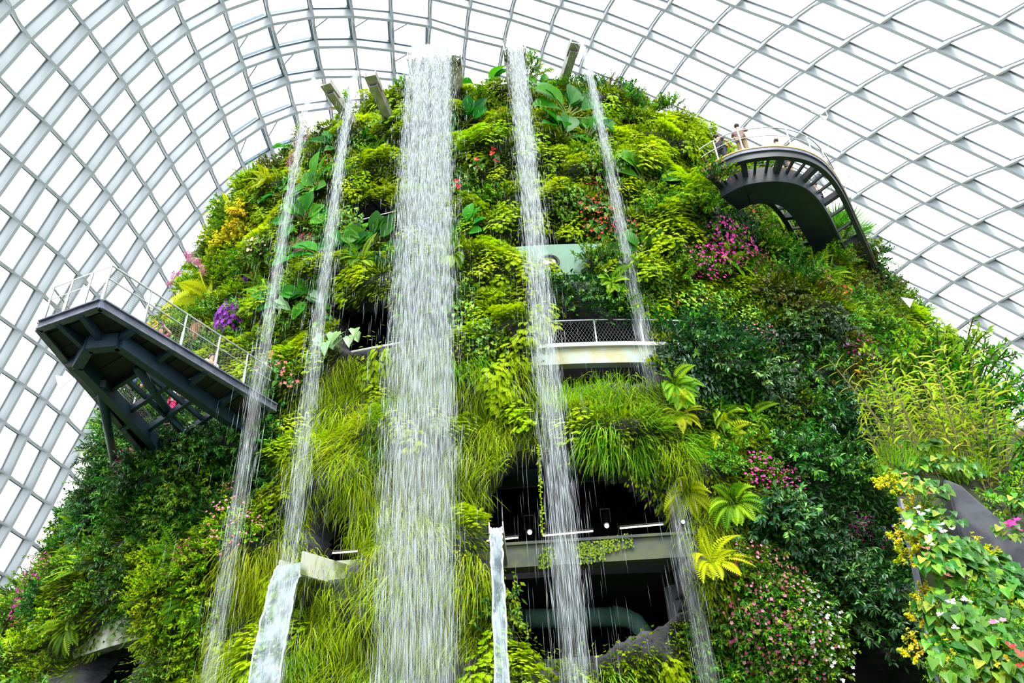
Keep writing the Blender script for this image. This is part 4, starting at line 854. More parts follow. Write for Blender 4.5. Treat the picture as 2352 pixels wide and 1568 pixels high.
for (px, py, lab) in [(1043,1246,'small lit spot at the rock edge by the widest fall'), (1569,1198,'small lit spot at the grass edge by the walkway-side fall')]:
    p = aty(px, py, 21.0); mb = MB(); mb.sphere((0, 0, 0), .05, 10, 7); o = mb.build('wall_spot', M['bulb'], None, True); o.location = p; tag(o, lab, 'lamp', 'small wall spots'); mb = MB(); mb.tube([A([0, .03, 0]), A([0, .5, 0])], .05, 8); mb.build('bracket', M['black'], o)
a, b, c, d = aty(1150, 1422, 25), aty(1415, 1416, 25), aty(1460, 1428, 25), aty(1488, 1500, 25)
mb = MB(); mb.tube([a, (a+b)/2, b], .29, 18); o = mb.build('air_duct', M['duct'], None, True); tag(o, 'pale green air duct with an elbow across the lowest opening', 'duct')
mb = MB(); mb.tube([b-A([.06, 0, 0]), b+A([.05, 0, 0]), b*.5+c*.5+A([.05, 0, .03]), c, (c+d)/2+A([.1, 0, .1]), d], [.33, .31, .28, .27, .27, .27], 16); mb.build('elbow', M['duct'], o, True)
for px in (1207, 1355):
    q = aty(px, 1445, 24.66); mb = MB(); mb.tube([q, A([q[0], 24.68, 9.2])], .015, 5); mb.build('hanger_rod', M['black'], o)
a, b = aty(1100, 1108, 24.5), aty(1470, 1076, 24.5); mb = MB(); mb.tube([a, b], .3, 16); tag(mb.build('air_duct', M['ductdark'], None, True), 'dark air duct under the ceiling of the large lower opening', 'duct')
a = aty(1563, 1420, 24.5); mb = MB(); mb.tube([A([a[0], 24.5, 5.2]), A([a[0], 24.5, 9.2])], .36, 18); tag(mb.build('round_column', M['column'], None, True), 'plain grey round column inside the lowest opening', 'column')
mb = MB(); a, b = aty(1154, 1250, 21.5), aty(1386, 1236, 21.5); mb.tube([a, b], .028, 6); hr = tag(mb.build('handrail', M['rail']), 'low steel handrail running along the mossy concrete beam', 'rail')
for t in np.linspace(.02, .98, 5): q = a+(b-a)*t; mb = MB(); mb.tube([q, A([q[0], q[1], 9.35])], .018, 5); mb.build('rail_post', M['rail'], hr)
mb = MB(); a, b = aty(1236, 1020, 20.4), aty(1247, 1226, 20.9)
for k in range(70):
    q = a+(b-a)*k/69; diamond(mb, q+A([U(-.02, .02), U(-.02, .02), 0]), A([U(-1, 1), U(-1, 0), -.6]), A([0, -1, .2]), .1, .06, U(0, 1))
mb.tube([a, b], .015, 5); tag(mb.build('mossy_chain', LM['spikemoss_yellow']), 'moss-covered rain chain hanging in front of the lower opening', 'chain')
mb = MB(); mb.tube(ring_pts(14.6, -.42, -.1, 20, 24.5), .03, 6); ur = tag(mb.build('handrail', M['rail']), 'thin steel rail across the upper cave behind the widest fall', 'rail')
mb = MB(); mb.tube(ring_pts(16.25, -.36, -.2, 20, 16.75), .05, 6); tag(mb.build('sill_rail', M['ringcap']), 'thin white sill rail of the middle cave beside the widest fall', 'rail')
p = aty(1262, 603, 22.7); mb = MB()
for t in np.linspace(0, 2*math.pi, 25)[:-1]: pass
mb.tube([p+A([.33*math.cos(t), 0, .33*math.sin(t)]) for t in np.linspace(0, 2*math.pi, 25)], .05, 6); wl = tag(mb.build('wall_light', M['black']), 'round twin-eyed wall lamp on the pale green band', 'lamp')
for sx_ in (-.11, .11): mb = MB(); mb.tube([p+A([sx_, .05, -.03]), p+A([sx_, -.08, -.03])], [.1, .11], 12); mb.build('lamp_eye', M['globe'], wl)
mb = MB(); mb.tube([p+A([0, .06, 0]), p+A([0, .1, 0])], .34, 20); mb.build('backplate', M['ringold'], wl)

# ------------------------------------------------------------------ steel spouts and falling water
def spout(name, base, tip, width, depth, label, up=.0):
    base = A(base); tip = A(tip); d = nrm(tip-base); s = nrm(np.cross(d, (0, 0, 1))); u = np.cross(s, d); base = base-d*1.2; L = np.linalg.norm(tip-base)
    o = empty(name, base); tag(o, label, 'spout')
    mb = MB(); w_ = width/2; t = .05; e = d*L
    mb.box(e*.45-u*(depth-.03), L*.9, width*.62, t, [d, s, u]); 
    for sg in (-1, 1): mb.add([s*sg*w_, s*sg*(w_-t), s*sg*w_*.62-u*depth, s*sg*(w_*.62+t)-u*depth]+[q+e*.9 for q in (s*sg*w_, s*sg*(w_-t), s*sg*w_*.62-u*depth, s*sg*(w_*.62+t)-u*depth)], [(0, 1, 2, 3), (7, 6, 5, 4), (0, 3, 7, 4), (1, 5, 6, 2), (0, 4, 5, 1), (3, 2, 6, 7)])
    mb.build('trough', M['inox'], o)
    mb = MB(); a = e*.8; mb.box(a+d*L*.1-u*depth*.55, L*.2, width*.9, .05, [d, s, u])
    for sg in (-1, 1): mb.box(a+d*L*.1+s*sg*w_*1.04-u*depth*.25, L*.2, .05, depth*.75, [d, s, u])
    mb.build('mouth', M['inox'], o); mb = MB(); mb.box(d*.9-u*depth*.7, .3, width*1.2, depth*.9, [d, s, u]); mb.build('bracket', M['inox'], o); return d
def fall(name, tip, d, v, half, n, label, grow=.0, zend=3.0, sheet=True, length=(.05, .035), sw=(.009, .02), core=.75, sl=0, spray=.0):
    tip = A(tip); d = A([d[0], d[1], 0.]); d = d/np.linalg.norm(d); s = np.cross(d, (0, 0, 1)); g = 9.81; T = math.sqrt(2*(tip[2]-zend)/g)
    t = rng.uniform(0.02, 1, n)**.8*T; lat = np.where(rng.random(n) < core, rng.uniform(-1, 1, n), rng.normal(0, .62, n))
    # water bunches into ropes
    lat = lat+.10*np.sin(lat*14+1)+.05*np.sin(lat*31)
    big = rng.random(n) < spray
    al = rng.random(n) < 1-.74*(t/T)**.8; t, lat, big = t[al], lat[al], big[al]; n = len(t)
    lo = lat*(half+grow*t)+rng.normal(0, 1, n)*(.02+.05*t)*1.0+np.where(big, rng.normal(0, 1.0, n)*(.1+.3*t), 0); dp = rng.normal(0, 1, n)*(.03+.09*t)+np.where(big, rng.normal(0, .6, n), 0)
    ln = length[0]+length[1]*g*t*rng.uniform(.5, 1.6, n); ww = rng.uniform(*sw, n)*(1.25-.4*t/T)*np.where(big, .5, 1)
    c = tip+d*(v*t)[:, None]+A([0, 0, -.5*g])*(t*t)[:, None]+s*lo[:, None]+d*dp[:, None]
    dr = nrm(d*v+A([0, 0, -g])*t[:, None]+rng.normal(0, .25, (n, 3))); a = nrm(np.cross(dr, nrm(rng.normal(size=(n, 3))))); b = np.cross(dr, a)
    h = dr*(ln/2)[:, None]; V_ = np.stack([c-h, c+a*ww[:, None]-h*.3, c-a*(ww*.5)[:, None]+b*(ww*.87)[:, None]-h*.3, c-a*(ww*.5)[:, None]-b*(ww*.87)[:, None]-h*.3, c+h], 1)
    F_ = A([(0, 1, 2), (0, 2, 3), (0, 3, 1), (4, 2, 1), (4, 3, 2), (4, 1, 3)]); Q_ = (np.arange(n)[:, None, None]*5+F_[None]).reshape(-1, 3)
    o = bpy.data.objects.new(name, fast_mesh('falling_water', V_.reshape(-1, 3), Q_, rng.random(n*5), M['water'], True)); COL.objects.link(o); tag(o, label, 'waterfall')
    for dy in (-.1, .1):   # fine spray held together in thin curtains, thinning as it falls
        mb = MB(); K, W_ = 44, 12; vs = []; va = []
        for k in range(K+1):
            tt = T*k/K
            for q in range(W_+1):
                x = (q/W_*2-1)*(half+grow*tt)*1.02; vs.append(tip+d*(v*tt+dy*(1 if tt > .3 else tt/.3)+.05*math.sin(q*1.7+k*.3))+A([0, 0, -.5*g*tt*tt])+s*x); va.append((1-.85*(k/K)**.7)*(1-abs(q/W_*2-1)**4*.8)*min(1, k/3+.2))
        mb.add(vs, [(k*(W_+1)+q, k*(W_+1)+q+1, (k+1)*(W_+1)+q+1, (k+1)*(W_+1)+q) for k in range(K) for q in range(W_)]); mb.a = [A(va)]; mb.build('spray_curtain', M['veil'], o, True)
    if sheet:   # the unbroken tongue of water at the lip
        mb = MB(); nt2, nw = 14, 18; vs = []
        for k in range(nt2+1):
            tt = T*(.0+.3*k/nt2)-.1; 
            for q in range(nw+1):
                x = (q/nw*2-1)*half; tq = max(0, tt+(.05*math.sin(q*2.3)+.04*math.sin(q*5.1))*k/nt2)
                vs.append(tip+d*(v*max(tt, -.35) if tt < 0 else v*tq)+A([0, 0, -.5*g*tq*tq+.03*math.sin(q*1.9+k)])+s*x)
        top_n = len(vs); vs += [p+d*-.05+A([0, 0, -.05]) for p in vs]
        f = lambda k, q: k*(nw+1)+q; fs = []
        for k in range(nt2):
            for q in range(nw): fs += [(f(k, q), f(k, q+1), f(k+1, q+1), f(k+1, q)), (top_n+f(k, q), top_n+f(k+1, q), top_n+f(k+1, q+1), top_n+f(k, q+1))]
        mb.add(vs, fs); mb.build('water_tongue', M['tongue'], o, True)
    return o
Z = 34.0
def surf_z(px, py): return next(h for h in (surf_hit(px, py+4*k) for k in range(60)) if h)[0][2]
ZA, ZB, ZE = surf_z(828, 300)+.7, surf_z(905, 290)+.7, surf_z(1288, 197)+.4
spout('spout', atz(828, 303, ZA), atz(748, 186, ZA), .46, .42, 'slanting steel spout feeding the outermost thin fall'); fall('thin_fall', atz(724, 195, ZA), (.208, -.978), 2.1, .05, 5500, 'outermost thin waterfall passing the end of the jutting deck', .06, sheet=False, spray=.2, sw=(.0022, .006))
spout('spout', atz(905, 293, ZB), atz(850, 166, ZB), .46, .42, 'slanting steel spout next to the widest waterfall'); fall('thin_fall', atz(824, 175, ZB), (.07, -.998), 1.7, .06, 7500, 'second thin waterfall between the deck side and the widest fall', .07, sheet=False, spray=.22, sw=(.0022, .006))
wl_, wr_ = atz(952, 121, Z), atz(1040, 117, Z); wt = (wl_+wr_)/2; wb = wt+A([.05, 3.2, 0]); spout('wide_spout', wb, wt, 2.35, .6, 'broad steel spout pouring the widest waterfall'); fall('wide_fall', wt+A([0, -.05, .02]), (.035, -.999), 1.8, .88, 56000, 'widest white waterfall down the middle of the mountain', .02, spray=.08, sw=(.0022, .0065))
nl_, nr_ = atz(1163, 102, Z), atz(1199, 100, Z); nt3 = (nl_+nr_)/2; spout('spout', nt3+A([.05, 3.2, 0]), nt3, .95, .6, 'steel spout of the middle waterfall'); fall('middle_fall', nt3+A([0, -.05, .02]), (0, -1), 1.7, .33, 18000, 'middle waterfall falling in front of the meshed balcony', .0, spray=.16, sw=(.0022, .0065))
spout('spout', atz(1288, 197, ZE), atz(1322, 92, ZE), .46, .42, 'steel spout rising from the summit at the walkway side'); fall('thin_fall', atz(1332, 108, ZE), (0, -1), 1.6, .06, 8000, 'thin waterfall on the walkway side crossing the balcony end', .07, sheet=False, spray=.22, sw=(.0022, .006))

def weir(name, lip_l, lip_r, d, v, zend, label):
    """a smooth clear sheet of water leaving a box spout"""
    lip_l, lip_r = A(lip_l), A(lip_r); d = A([d[0], d[1], 0.]); d /= np.linalg.norm(d); g = 9.81; T = math.sqrt(2*(lip_l[2]-zend)/g); K, W_ = 46, 12; vs = []
    for k in range(K+1):
        t = T*(k/K)
        for q in range(W_+1):
            u = q/W_; r = .03*math.sin(9*t+q*.9)+.022*math.sin(23*t-q*1.7); p = lip_l+(lip_r-lip_l)*(u+(u-.5)*.06*t/T)
            vs.append(p+d*(v*t+r*t)+A([0, 0, -.5*g*t*t+.02*math.sin(q*2+k)]))
    n0 = len(vs); vs += [p-d*.03 for p in vs]; f = lambda k, q: k*(W_+1)+q; fs = []
    for k in range(K):
        for q in range(W_): fs += [(f(k, q), f(k, q+1), f(k+1, q+1), f(k+1, q)), (n0+f(k, q), n0+f(k+1, q), n0+f(k+1, q+1), n0+f(k, q+1))]
    mb = MB(); mb.add(vs, fs); o = mb.build(name, M['sheet'], None, True); tag(o, label, 'waterfall')
    for q in (0, W_):
        mb = MB(); mb.tube([A(vs[f(k, q)])+A([U(-.02, .02), 0, 0]) for k in range(K+1)], [.012+.02*abs(math.sin(k*1.3)) for k in range(K+1)], 6); mb.build('white_edge', M['water'], o, True)
    # broken ripples low down
    mb = MB()
    for _ in range(70):
        k = int(K*(.35+.65*random.random()**.7)); q = random.randint(0, W_-1); k = min(k, K-1); c = A(vs[f(k, q)])-d*-.03; e_ = (lip_r-lip_l)/W_*U(.5, 1.6); h_ = A([0, 0, -U(.02, .09)])
        mb.add([c, c+e_*.5-h_*.4+d*.02, c+e_, c+e_*.5+h_+d*.03], [(0, 1, 2, 3)])
    tag(mb.build('foam', M['water'], o), kind='stuff'); return o
ll, lr = atz(641, 1301, 8.9), atz(703, 1289, 8.9); cb = A([lr[0]+.55, 21.9, 8.75])
weir('box_fall', ll, lr, (-.45, -.9), .75, 1.5, 'smooth sheet of water falling from the box spout low on the wall')
bo = empty('box_spout', cb); tag(bo, 'weathered metal box spout at the end of the short beam', 'spout'); dv = nrm(((ll+lr)/2-cb)*A([1, 1, 0])); sv = np.cross(dv, (0, 0, 1)); hw = np.linalg.norm(lr-ll)/2+.05; Lb = np.linalg.norm(((ll+lr)/2-cb)[:2])
mb = MB(); mb.box(dv*Lb/2+A([0, 0, -.25]), Lb, hw*2, .06, [dv, sv, A([0, 0, 1])]); mb.build('floor_plate', M['inox'], bo)
for sg in (-1, 1): mb = MB(); mb.box(dv*Lb/2+sv*sg*hw+A([0, 0, .05]), Lb+.15, .06, .62, [dv, sv, A([0, 0, 1])]); mb.build('side_plate', M['ringold'], bo)
ml_, mr_ = atz(1127, 1213, 8.95), atz(1152, 1211, 8.95); weir('slim_fall', ml_, mr_, (-.05, -1), .3, 1.5, 'slim clear waterfall in front of the large lower opening')
mc = (ml_+mr_)/2; so_ = empty('slim_spout', mc); tag(so_, 'narrow steel spout projecting from the mossy beam', 'spout'); mb = MB(); mb.box(A([0, 1.4, -.12]), .3, 2.8, .05); mb.build('floor_plate', M['inox'], so_)
for sg in (-1, 1): mb = MB(); mb.box(A([sg*.17, 1.4, 0]), .03, 2.85, .3); mb.build('side_plate', M['inox'], so_)

# ------------------------------------------------------------------ jutting viewing deck
ZD = 14.5; dA, dB, dC, dE = atz(95, 740, ZD), atz(235, 690, ZD), atz(550, 880, ZD), atz(318, 1010, ZD)
dC = dC+(dC-dB)*.32; dE = dE+(dE-dA)*.45
deck = empty('viewing_deck', dB); tag(deck, 'dark steel viewing deck jutting out from the mountain on struts', 'viewing deck')
def DP(s, u, z=0.): return (dA+(dE-dA)*s)*(1-u)+(dB+(dC-dB)*s)*u+A([0, 0, z])-dB
mb = MB()
for a, b in ((DP(0, 0), DP(0, 1)), (DP(0, 1), DP(1, 1)), (DP(0, 0), DP(1, 0))):
    d = nrm(b-a); mb.bar(a-d*.05+A([0, 0, -.13]), b+d*.05+A([0, 0, -.13]), .08, .26); mb.bar(a+A([0, 0, -.01]), b+A([0, 0, -.01]), .22, .04); mb.bar(a+A([0, 0, -.25]), b+A([0, 0, -.25]), .2, .04)
mb.build('edge_channel', M['deck_edge'], deck)
mb = MB(); zb = -.42; fr = [DP(1, .2, zb), DP(.17, .2, zb), DP(.12, .5, zb), DP(.17, .8, zb), DP(1, .8, zb)]
for a, b in zip(fr[:-1], fr[1:]): mb.bar(a, b, .26, .42)
for s_ in (.17, .36, .56, .76, .95):
    mb.bar(DP(s_, 0, -.2), DP(s_, .2, -.3), .14, .24); mb.bar(DP(s_, .8, -.3), DP(s_, 1, -.2), .14, .24)
mb.bar(DP(0, .32, -.2), DP(.14, .38, -.3), .14, .24); mb.bar(DP(0, .7, -.2), DP(.13, .62, -.3), .14, .24)
for s_ in (.36, .5, .64, .78, .92): mb.bar(DP(s_, .2, -.28), DP(s_, .8, -.28), .13, .2)
mb.bar(DP(.36, .42, -.24), DP(1, .42, -.24), .1, .14); mb.bar(DP(.36, .62, -.24), DP(1, .62, -.24), .1, .14)
mb.build('underframe', M['deck_paint'], deck)
mb = MB()
def slab(c4, t=.05): 
    c4 = [A(p) for p in c4]; lo = [p-A([0, 0, t]) for p in c4]; mb.add(c4+lo, [(0, 1, 2, 3), (7, 6, 5, 4), (0, 4, 5, 1), (1, 5, 6, 2), (2, 6, 7, 3), (3, 7, 4, 0)])
for k in range(26):     # soffit boards with shadow gaps
    s0, s1 = k/26, (k+1)/26; zs_ = -.06-.03*(k % 2)
    slab([DP(s0, .01, zs_), DP(s1, .01, zs_), DP(s1, .2, zs_), DP(s0, .2, zs_)]); slab([DP(s0, .8, zs_), DP(s1, .8, zs_), DP(s1, .99, zs_), DP(s0, .99, zs_)])
    if s0 < .35: slab([DP(s0, .2, zs_), DP(s1, .2, zs_), DP(s1, .8, zs_), DP(s0, .8, zs_)])
mb.build('soffit_board', M['deck_board'], deck)
mb = MB()
for k in range(22): u = .2+.6*k/21; mb.bar(DP(.36, u, -.01), DP(1, u, -.01), .008, .008)
for k in range(34): s_ = .36+.64*k/33; mb.bar(DP(s_, .2, -.01), DP(s_, .8, -.01), .008, .008)
mb.build('floor_grating', M['black'], deck)
RH = 1.15; posts = [(0, 0.02), (0, .35), (0, .68), (0, .99)]+[(s_, 1) for s_ in (.2, .4, .6, .78)]+[(s_, 0) for s_ in (.2, .4, .6, .78)]
for s_, u in posts:
    a = DP(s_, u, .02); mb = MB(); mb.bar(a, a+A([0, 0, RH]), .05, .03, (0, 1, 0)); mb.bar(a, a+A([0, 0, .5]), .07, .05, (0, 1, 0)); mb.build('rail_post', M['rail'], deck)
path = [DP(.95, 0), DP(0, 0), DP(0, 1), DP(.95, 1)]
for nm_, z, r in (('top_rail', RH, .028), ('mid_rail', .72, .02)):
    mb = MB(); mb.tube([p+A([0, 0, z]) for p in path], r, 7); mb.build(nm_, M['rail'], deck)
mb = MB()
for a, b in zip(path[:-1], path[1:]):
    for k in range(16): z = .06+.066*k; mb.bar(a+A([0, 0, z]), b+A([0, 0, z]), .005, .005)
    L_ = np.linalg.norm(b-a); n = int(L_/.12)
    for k in range(n): p = a+(b-a)*k/n; mb.bar(p+A([0, 0, .05]), p+A([0, 0, RH]), .004, .004, (0, 1, 0))
mb.build('rail_mesh', M['netting'], deck)
def strut(a, b, r):
    mb = MB(); mb.tube([A(a), A(b)], r, 12); mb.build('strut', M['deck_paint'], deck, True)
h1 = surf_hit(268, 1095)[0]-dB; h2 = surf_hit(432, 1010)[0]-dB; h3 = surf_hit(345, 1010)[0]-dB
strut(atz(230, 885, 14.0)-dB, h1, .13); strut(atz(317, 846, 14.05)-dB, h2, .13)
mb = MB(); mb.bar(atz(236, 880, 14.0)-dB, h3, .16, .2); mb.build('strut', M['deck_paint'], deck)

# ------------------------------------------------------------------ curved walkway
ZW = 23.3
wp = [atz(x, y, ZW) for x, y in [(1618,392),(1640,378),(1690,354),(1740,344),(1790,341),(1840,348),(1880,366),(1910,395),(1935,435),(1960,490),(1985,545),(2010,605),(2040,685),(2060,760)]]
def catmull(P, m=8):
    out = []
    for k in range(len(P)-1):
        p0, p1, p2, p3 = P[max(0, k-1)], P[k], P[k+1], P[min(len(P)-1, k+2)]
        for q in range(m):
            t = q/m; out.append(.5*((2*p1)+(-p0+p2)*t+(2*p0-5*p1+4*p2-p3)*t*t+(-p0+3*p1-3*p2+p3)*t**3))
    return out+[P[-1]]
def smooth(P, n):
    for _ in range(n): P = [P[0]]+[(P[k-1]+P[k]*2+P[k+1])/4 for k in range(1, len(P)-1)]+[P[-1]]
    return P
wc = smooth(catmull(wp), 6); wo_ = wc[0].copy(); wc = [p-wo_ for p in wc]; wk = empty('curved_walkway', wo_); tag(wk, 'dark curved cantilever walkway looping out from the mountain shoulder', 'walkway')
def tang(P, k): return nrm(P[min(k+1, len(P)-1)]-P[max(k-1, 0)])
def offs(d, z): return [p+nrm(np.cross((0, 0, 1.), tang(wc, k)))*(-d)+A([0, 0, z]) for k, p in enumerate(wc)]
SG = 1 if (np.linalg.norm((offs(1, 0)[50]+wo_)[:2]-A([.5, 38])) < np.linalg.norm((wc[50]+wo_)[:2]-A([.5, 38]))) else -1
def OFF(d, z=0.): return offs(d*SG, z)
def sw(name, pts, w_, h_, mat): mb = MB(); mb.sweep(pts, [(-w_/2, -h_/2), (w_/2, -h_/2), (w_/2, h_/2), (-w_/2, h_/2)]); return mb.build(name, mat, wk)
sw('edge_beam', OFF(.1, -.22), .18, .34, M['walk_paint']); sw('edge_channel', OFF(0, -.03), .1, .14, M['deck_edge']); sw('edge_strip', OFF(-.02, .07), .1, .05, M['walk_edge'])
sw('box_girder', OFF(1.35, -.55), 1.05, .6, M['walk_paint']); sw('inner_beam', OFF(2.35, -.22), .18, .34, M['walk_paint'])
sw('girder_flange', OFF(.83, -.5), .1, .75, M['walk_paint']); sw('girder_flange', OFF(1.87, -.5), .1, .75, M['walk_paint'])
o0, o1, o2, o3 = OFF(.12, -.2), OFF(.9, -.4), OFF(1.8, -.4), OFF(2.3, -.2)
for k in range(3, len(wc)-2, 5):
    big = (k//5) % 3 == 0; q = .2 if big else .08
    for e0_, e1_ in ((o0[k], o1[k]), (o2[k], o3[k])): mb = MB(); mb.bar(e0_, e1_, q, .24 if big else .1); mb.build('outrigger', M['walk_paint'], wk)
mb = MB(); e0, e1 = OFF(.95, -.02), OFF(1.75, -.02)
mb.add(e0+e1, [(k, k+1, len(e0)+k+1, len(e0)+k) for k in range(len(e0)-1)]); mb.build('walking_plate', M['deck_board'], wk)
mb = MB(); g0, g1 = OFF(.1, -.02), OFF(.95, -.02)
for f_ in (.25, .5, .75): mb.sweep([a*(1-f_)+b*f_ for a, b in zip(g0, g1)], [(-.006, -.015), (.006, -.015), (.006, .015), (-.006, .015)])
mb.build('floor_grating', M['black'], wk)
for nm_, z, r in (('top_rail', 1.15, .026), ('mid_rail', .72, .018)): mb = MB(); mb.tube(OFF(0.02, z), r, 6); mb.build(nm_, M['rail'], wk)
for nm_, z, r in (('top_rail', 1.15, .026),): mb = MB(); mb.tube(OFF(2.35, z), r, 6); mb.build(nm_, M['rail'], wk)
op = OFF(0.02, .05); tp = OFF(.02, 1.15)
for k in range(10, len(wc)-1, 9): mb = MB(); mb.bar(op[k], tp[k], .045, .03, (0, 1, 0)); mb.build('rail_post', M['rail'], wk)
mb = MB()
for k in range(10): mb.tube(OFF(.02, .1+.1*k), .004, 3, cap=False)
mb.build('rail_mesh', M['netting'], wk)

# ------------------------------------------------------------------ visitors
SKIN = plain('skin', srgb(196, 150, 124), .55); HAIRD = plain('dark_hair', srgb(40, 32, 28), .5)
def cloth(n, c): return plain(n, srgb(*c), .8)
def limb(edges, J, R, name, mat, parent, sub=1):
    """one continuous skinned surface grown over the joints"""
    keys = sorted({k for e in edges for k in e}, key=lambda k: (k != 'pelvis', k)); ix = {k: i for i, k in enumerate(keys)}
    me = bpy.data.meshes.new(name); me.from_pydata([tuple(J[k]) for k in keys], [(ix[a], ix[b]) for a, b in edges], []); me.materials.append(mat)
    o = bpy.data.objects.new(name, me); COL.objects.link(o); o.parent = parent
    m = o.modifiers.new('skin', 'SKIN'); m.use_smooth_shade = True; m.branch_smoothing = .6
    lay = me.skin_vertices[0] if me.skin_vertices else None
    if lay is None:
        bpy.context.view_layer.objects.active = o; lay = me.skin_vertices[0]
    for k in keys: lay.data[ix[k]].radius = (R[k][0], R[k][1]) if isinstance(R[k], tuple) else (R[k], R[k])
    lay.data[0].use_root = True
    if sub: o.modifiers.new('sub', 'SUBSURF').levels = sub; o.modifiers['sub'].render_levels = sub
    return o
def person(pos, yaw, pose, top, legs, hair, label, scale=1.0, bag=None):
    root = empty('person', pos); root.rotation_euler = (0, 0, yaw); root.scale = (scale,)*3; tag(root, label, 'person')
    J = {'pelvis': (0, 0, .95), 'waist': (0, .0, 1.1), 'chest': (0, -.01, 1.32), 'neck': (0, 0, 1.47), 'head': (0, -.02, 1.56), 'crown': (0, -.015, 1.69)}
    for s_, q in ((-1, 'r'), (1, 'l')):
        J.update({'sh'+q: (s_*.18, 0, 1.41), 'hip'+q: (s_*.1, 0, .9), 'kn'+q: (s_*.11, -.02, .5), 'an'+q: (s_*.11, .02, .09), 'to'+q: (s_*.125, -.16, .03)})
        if pose == 'photo': J.update({'el'+q: (s_*.3, -.2, 1.42), 'wr'+q: (s_*.1, -.3, 1.57), 'ha'+q: (s_*.06, -.32, 1.63)})
        elif pose == 'rail': J.update({'el'+q: (s_*.27, -.1, 1.18), 'wr'+q: (s_*.2, -.32, 1.12), 'ha'+q: (s_*.18, -.4, 1.12)})
        else: J.update({'el'+q: (s_*.25, .03, 1.13), 'wr'+q: (s_*.26, -.07, .9), 'ha'+q: (s_*.26, -.1, .82)})
    R = {'pelvis': (.15, .11), 'waist': (.13, .095), 'chest': (.16, .11), 'neck': .055, 'head': (.075, .09), 'crown': (.07, .085)}
    for q in 'rl': R.update({'sh'+q: .065, 'el'+q: .045, 'wr'+q: .03, 'ha'+q: .035, 'hip'+q: .09, 'kn'+q: .06, 'an'+q: .042, 'to'+q: .038})
    # fingers and thumb
    fe = []
    for s_, q in ((-1, 'r'), (1, 'l')):
        h = A(J['ha'+q]); d = nrm(h-A(J['wr'+q])); a = nrm(np.cross(d, (0, 1, .2))); R['ha'+q] = (.034, .02)
        for k in range(4):
            f1, f2 = 'f%d%s' % (k, q), 'g%d%s' % (k, q); J[f1] = h+d*.05+a*(k-1.5)*.019; J[f2] = J[f1]+d*(.035-.006*abs(k-1.5))+A([0, -.012, 0]); R[f1] = R[f2] = .0085; fe += [('ha'+q, f1), (f1, f2)]
        J['t'+q] = h+d*.01+a*.045*s_+A([0, -.015, 0]); R['t'+q] = .0095; fe.append(('ha'+q, 't'+q))
    E = [('pelvis', 'waist'), ('waist', 'chest'), ('chest', 'neck'), ('neck', 'head'), ('head', 'crown')]
    for q in 'rl': E += [('chest', 'sh'+q), ('sh'+q, 'el'+q), ('el'+q, 'wr'+q), ('wr'+q, 'ha'+q), ('pelvis', 'hip'+q), ('hip'+q, 'kn'+q), ('kn'+q, 'an'+q), ('an'+q, 'to'+q)]
    body = limb(E+fe, J, R, 'body', SKIN, root)
    R2 = {k: tuple(x*1.16+.008 for x in v) if isinstance(v, tuple) else v*1.16+.01 for k, v in R.items()}
    J2 = dict(J)
    for q in 'rl': J2['sl'+q] = A(J['sh'+q])*.35+A(J['el'+q])*.65; R2['sl'+q] = .066; J2['cf'+q] = A(J['kn'+q])*.2+A(J['an'+q])*.8; R2['cf'+q] = .065
    J2['hem'] = (0, 0, .88); R2['hem'] = (.175, .13)
    limb([('hem', 'pelvis'), ('pelvis', 'waist'), ('waist', 'chest')]+[e for q in 'rl' for e in (('chest', 'sh'+q), ('sh'+q, 'sl'+q))], J2, R2, 'shirt', top, root)
    limb([e for q in 'rl' for e in (('pelvis', 'hip'+q), ('hip'+q, 'kn'+q), ('kn'+q, 'cf'+q))], J2, R2, 'trousers', legs, root)
    for q in 'rl': limb([('an'+q, 'to'+q)], J, {'an'+q: .05, 'to'+q: .048}, 'shoe', M['black'], root)
    mb = MB(); mb.sphere((0, .012, 1.66), .105, 14, 10, sc=(.92, 1.05, .95)); mb.build('hair', hair, root, True)
    mb = MB(); mb.sphere((0, -.112, 1.6), .014, 8, 6, sc=(.8, 1.2, 1.3)); mb.build('nose', SKIN, root, True)
    for s_ in (-1, 1): mb = MB(); mb.sphere((s_*.032, -.1, 1.63), .009, 8, 6); mb.build('eye', M['black'], root, True); mb = MB(); mb.sphere((s_*.09, 0, 1.61), .025, 8, 6, sc=(.4, .8, 1.2)); mb.build('ear', SKIN, root, True)
    if pose == 'photo': mb = MB(); mb.box((0, -.36, 1.63), .15, .03, .09); mb.tube([A([0, -.37, 1.63]), A([0, -.41, 1.63])], .03, 10); mb.build('held_camera', M['black'], root)
    if bag: mb = MB(); mb.sphere((0, .2, 1.22), .2, 12, 9, sc=(.8, .5, 1.2)); mb.build('backpack', bag, root, True)
    return root
def wpos(px, py, d=.75):
    pr = proj(A([p+wo_ for p in wc])); k = int(np.argmin(np.abs(pr[:, 0]-px)+(pr[:, 1] > py+80)*500)); return OFF(d, .03)[k]+wo_
for k, (dx, dy, key, sc_, lab) in enumerate([(-.5, .9, 'sg', 1.7, 'green spikemoss clump overgrowing the inner end of the curved walkway'), (-1.2, 1.9, 'sg', 1.6, 'spikemoss clump between the summit shoulder and the walkway end'), (.2, .1, 'fr', 1.0, 'red flowers spilling over the inner end of the curved walkway'), (.1, 1.8, 'sm', 1.5, 'leafy shrub under the inner end of the curved walkway')]):
    q = wo_+wc[0]+A([dx, dy-.3, -.6]); o = put(key, q, nrm(A([.1, -.8, .4])), sc_); tag(o, lab, 'plant')
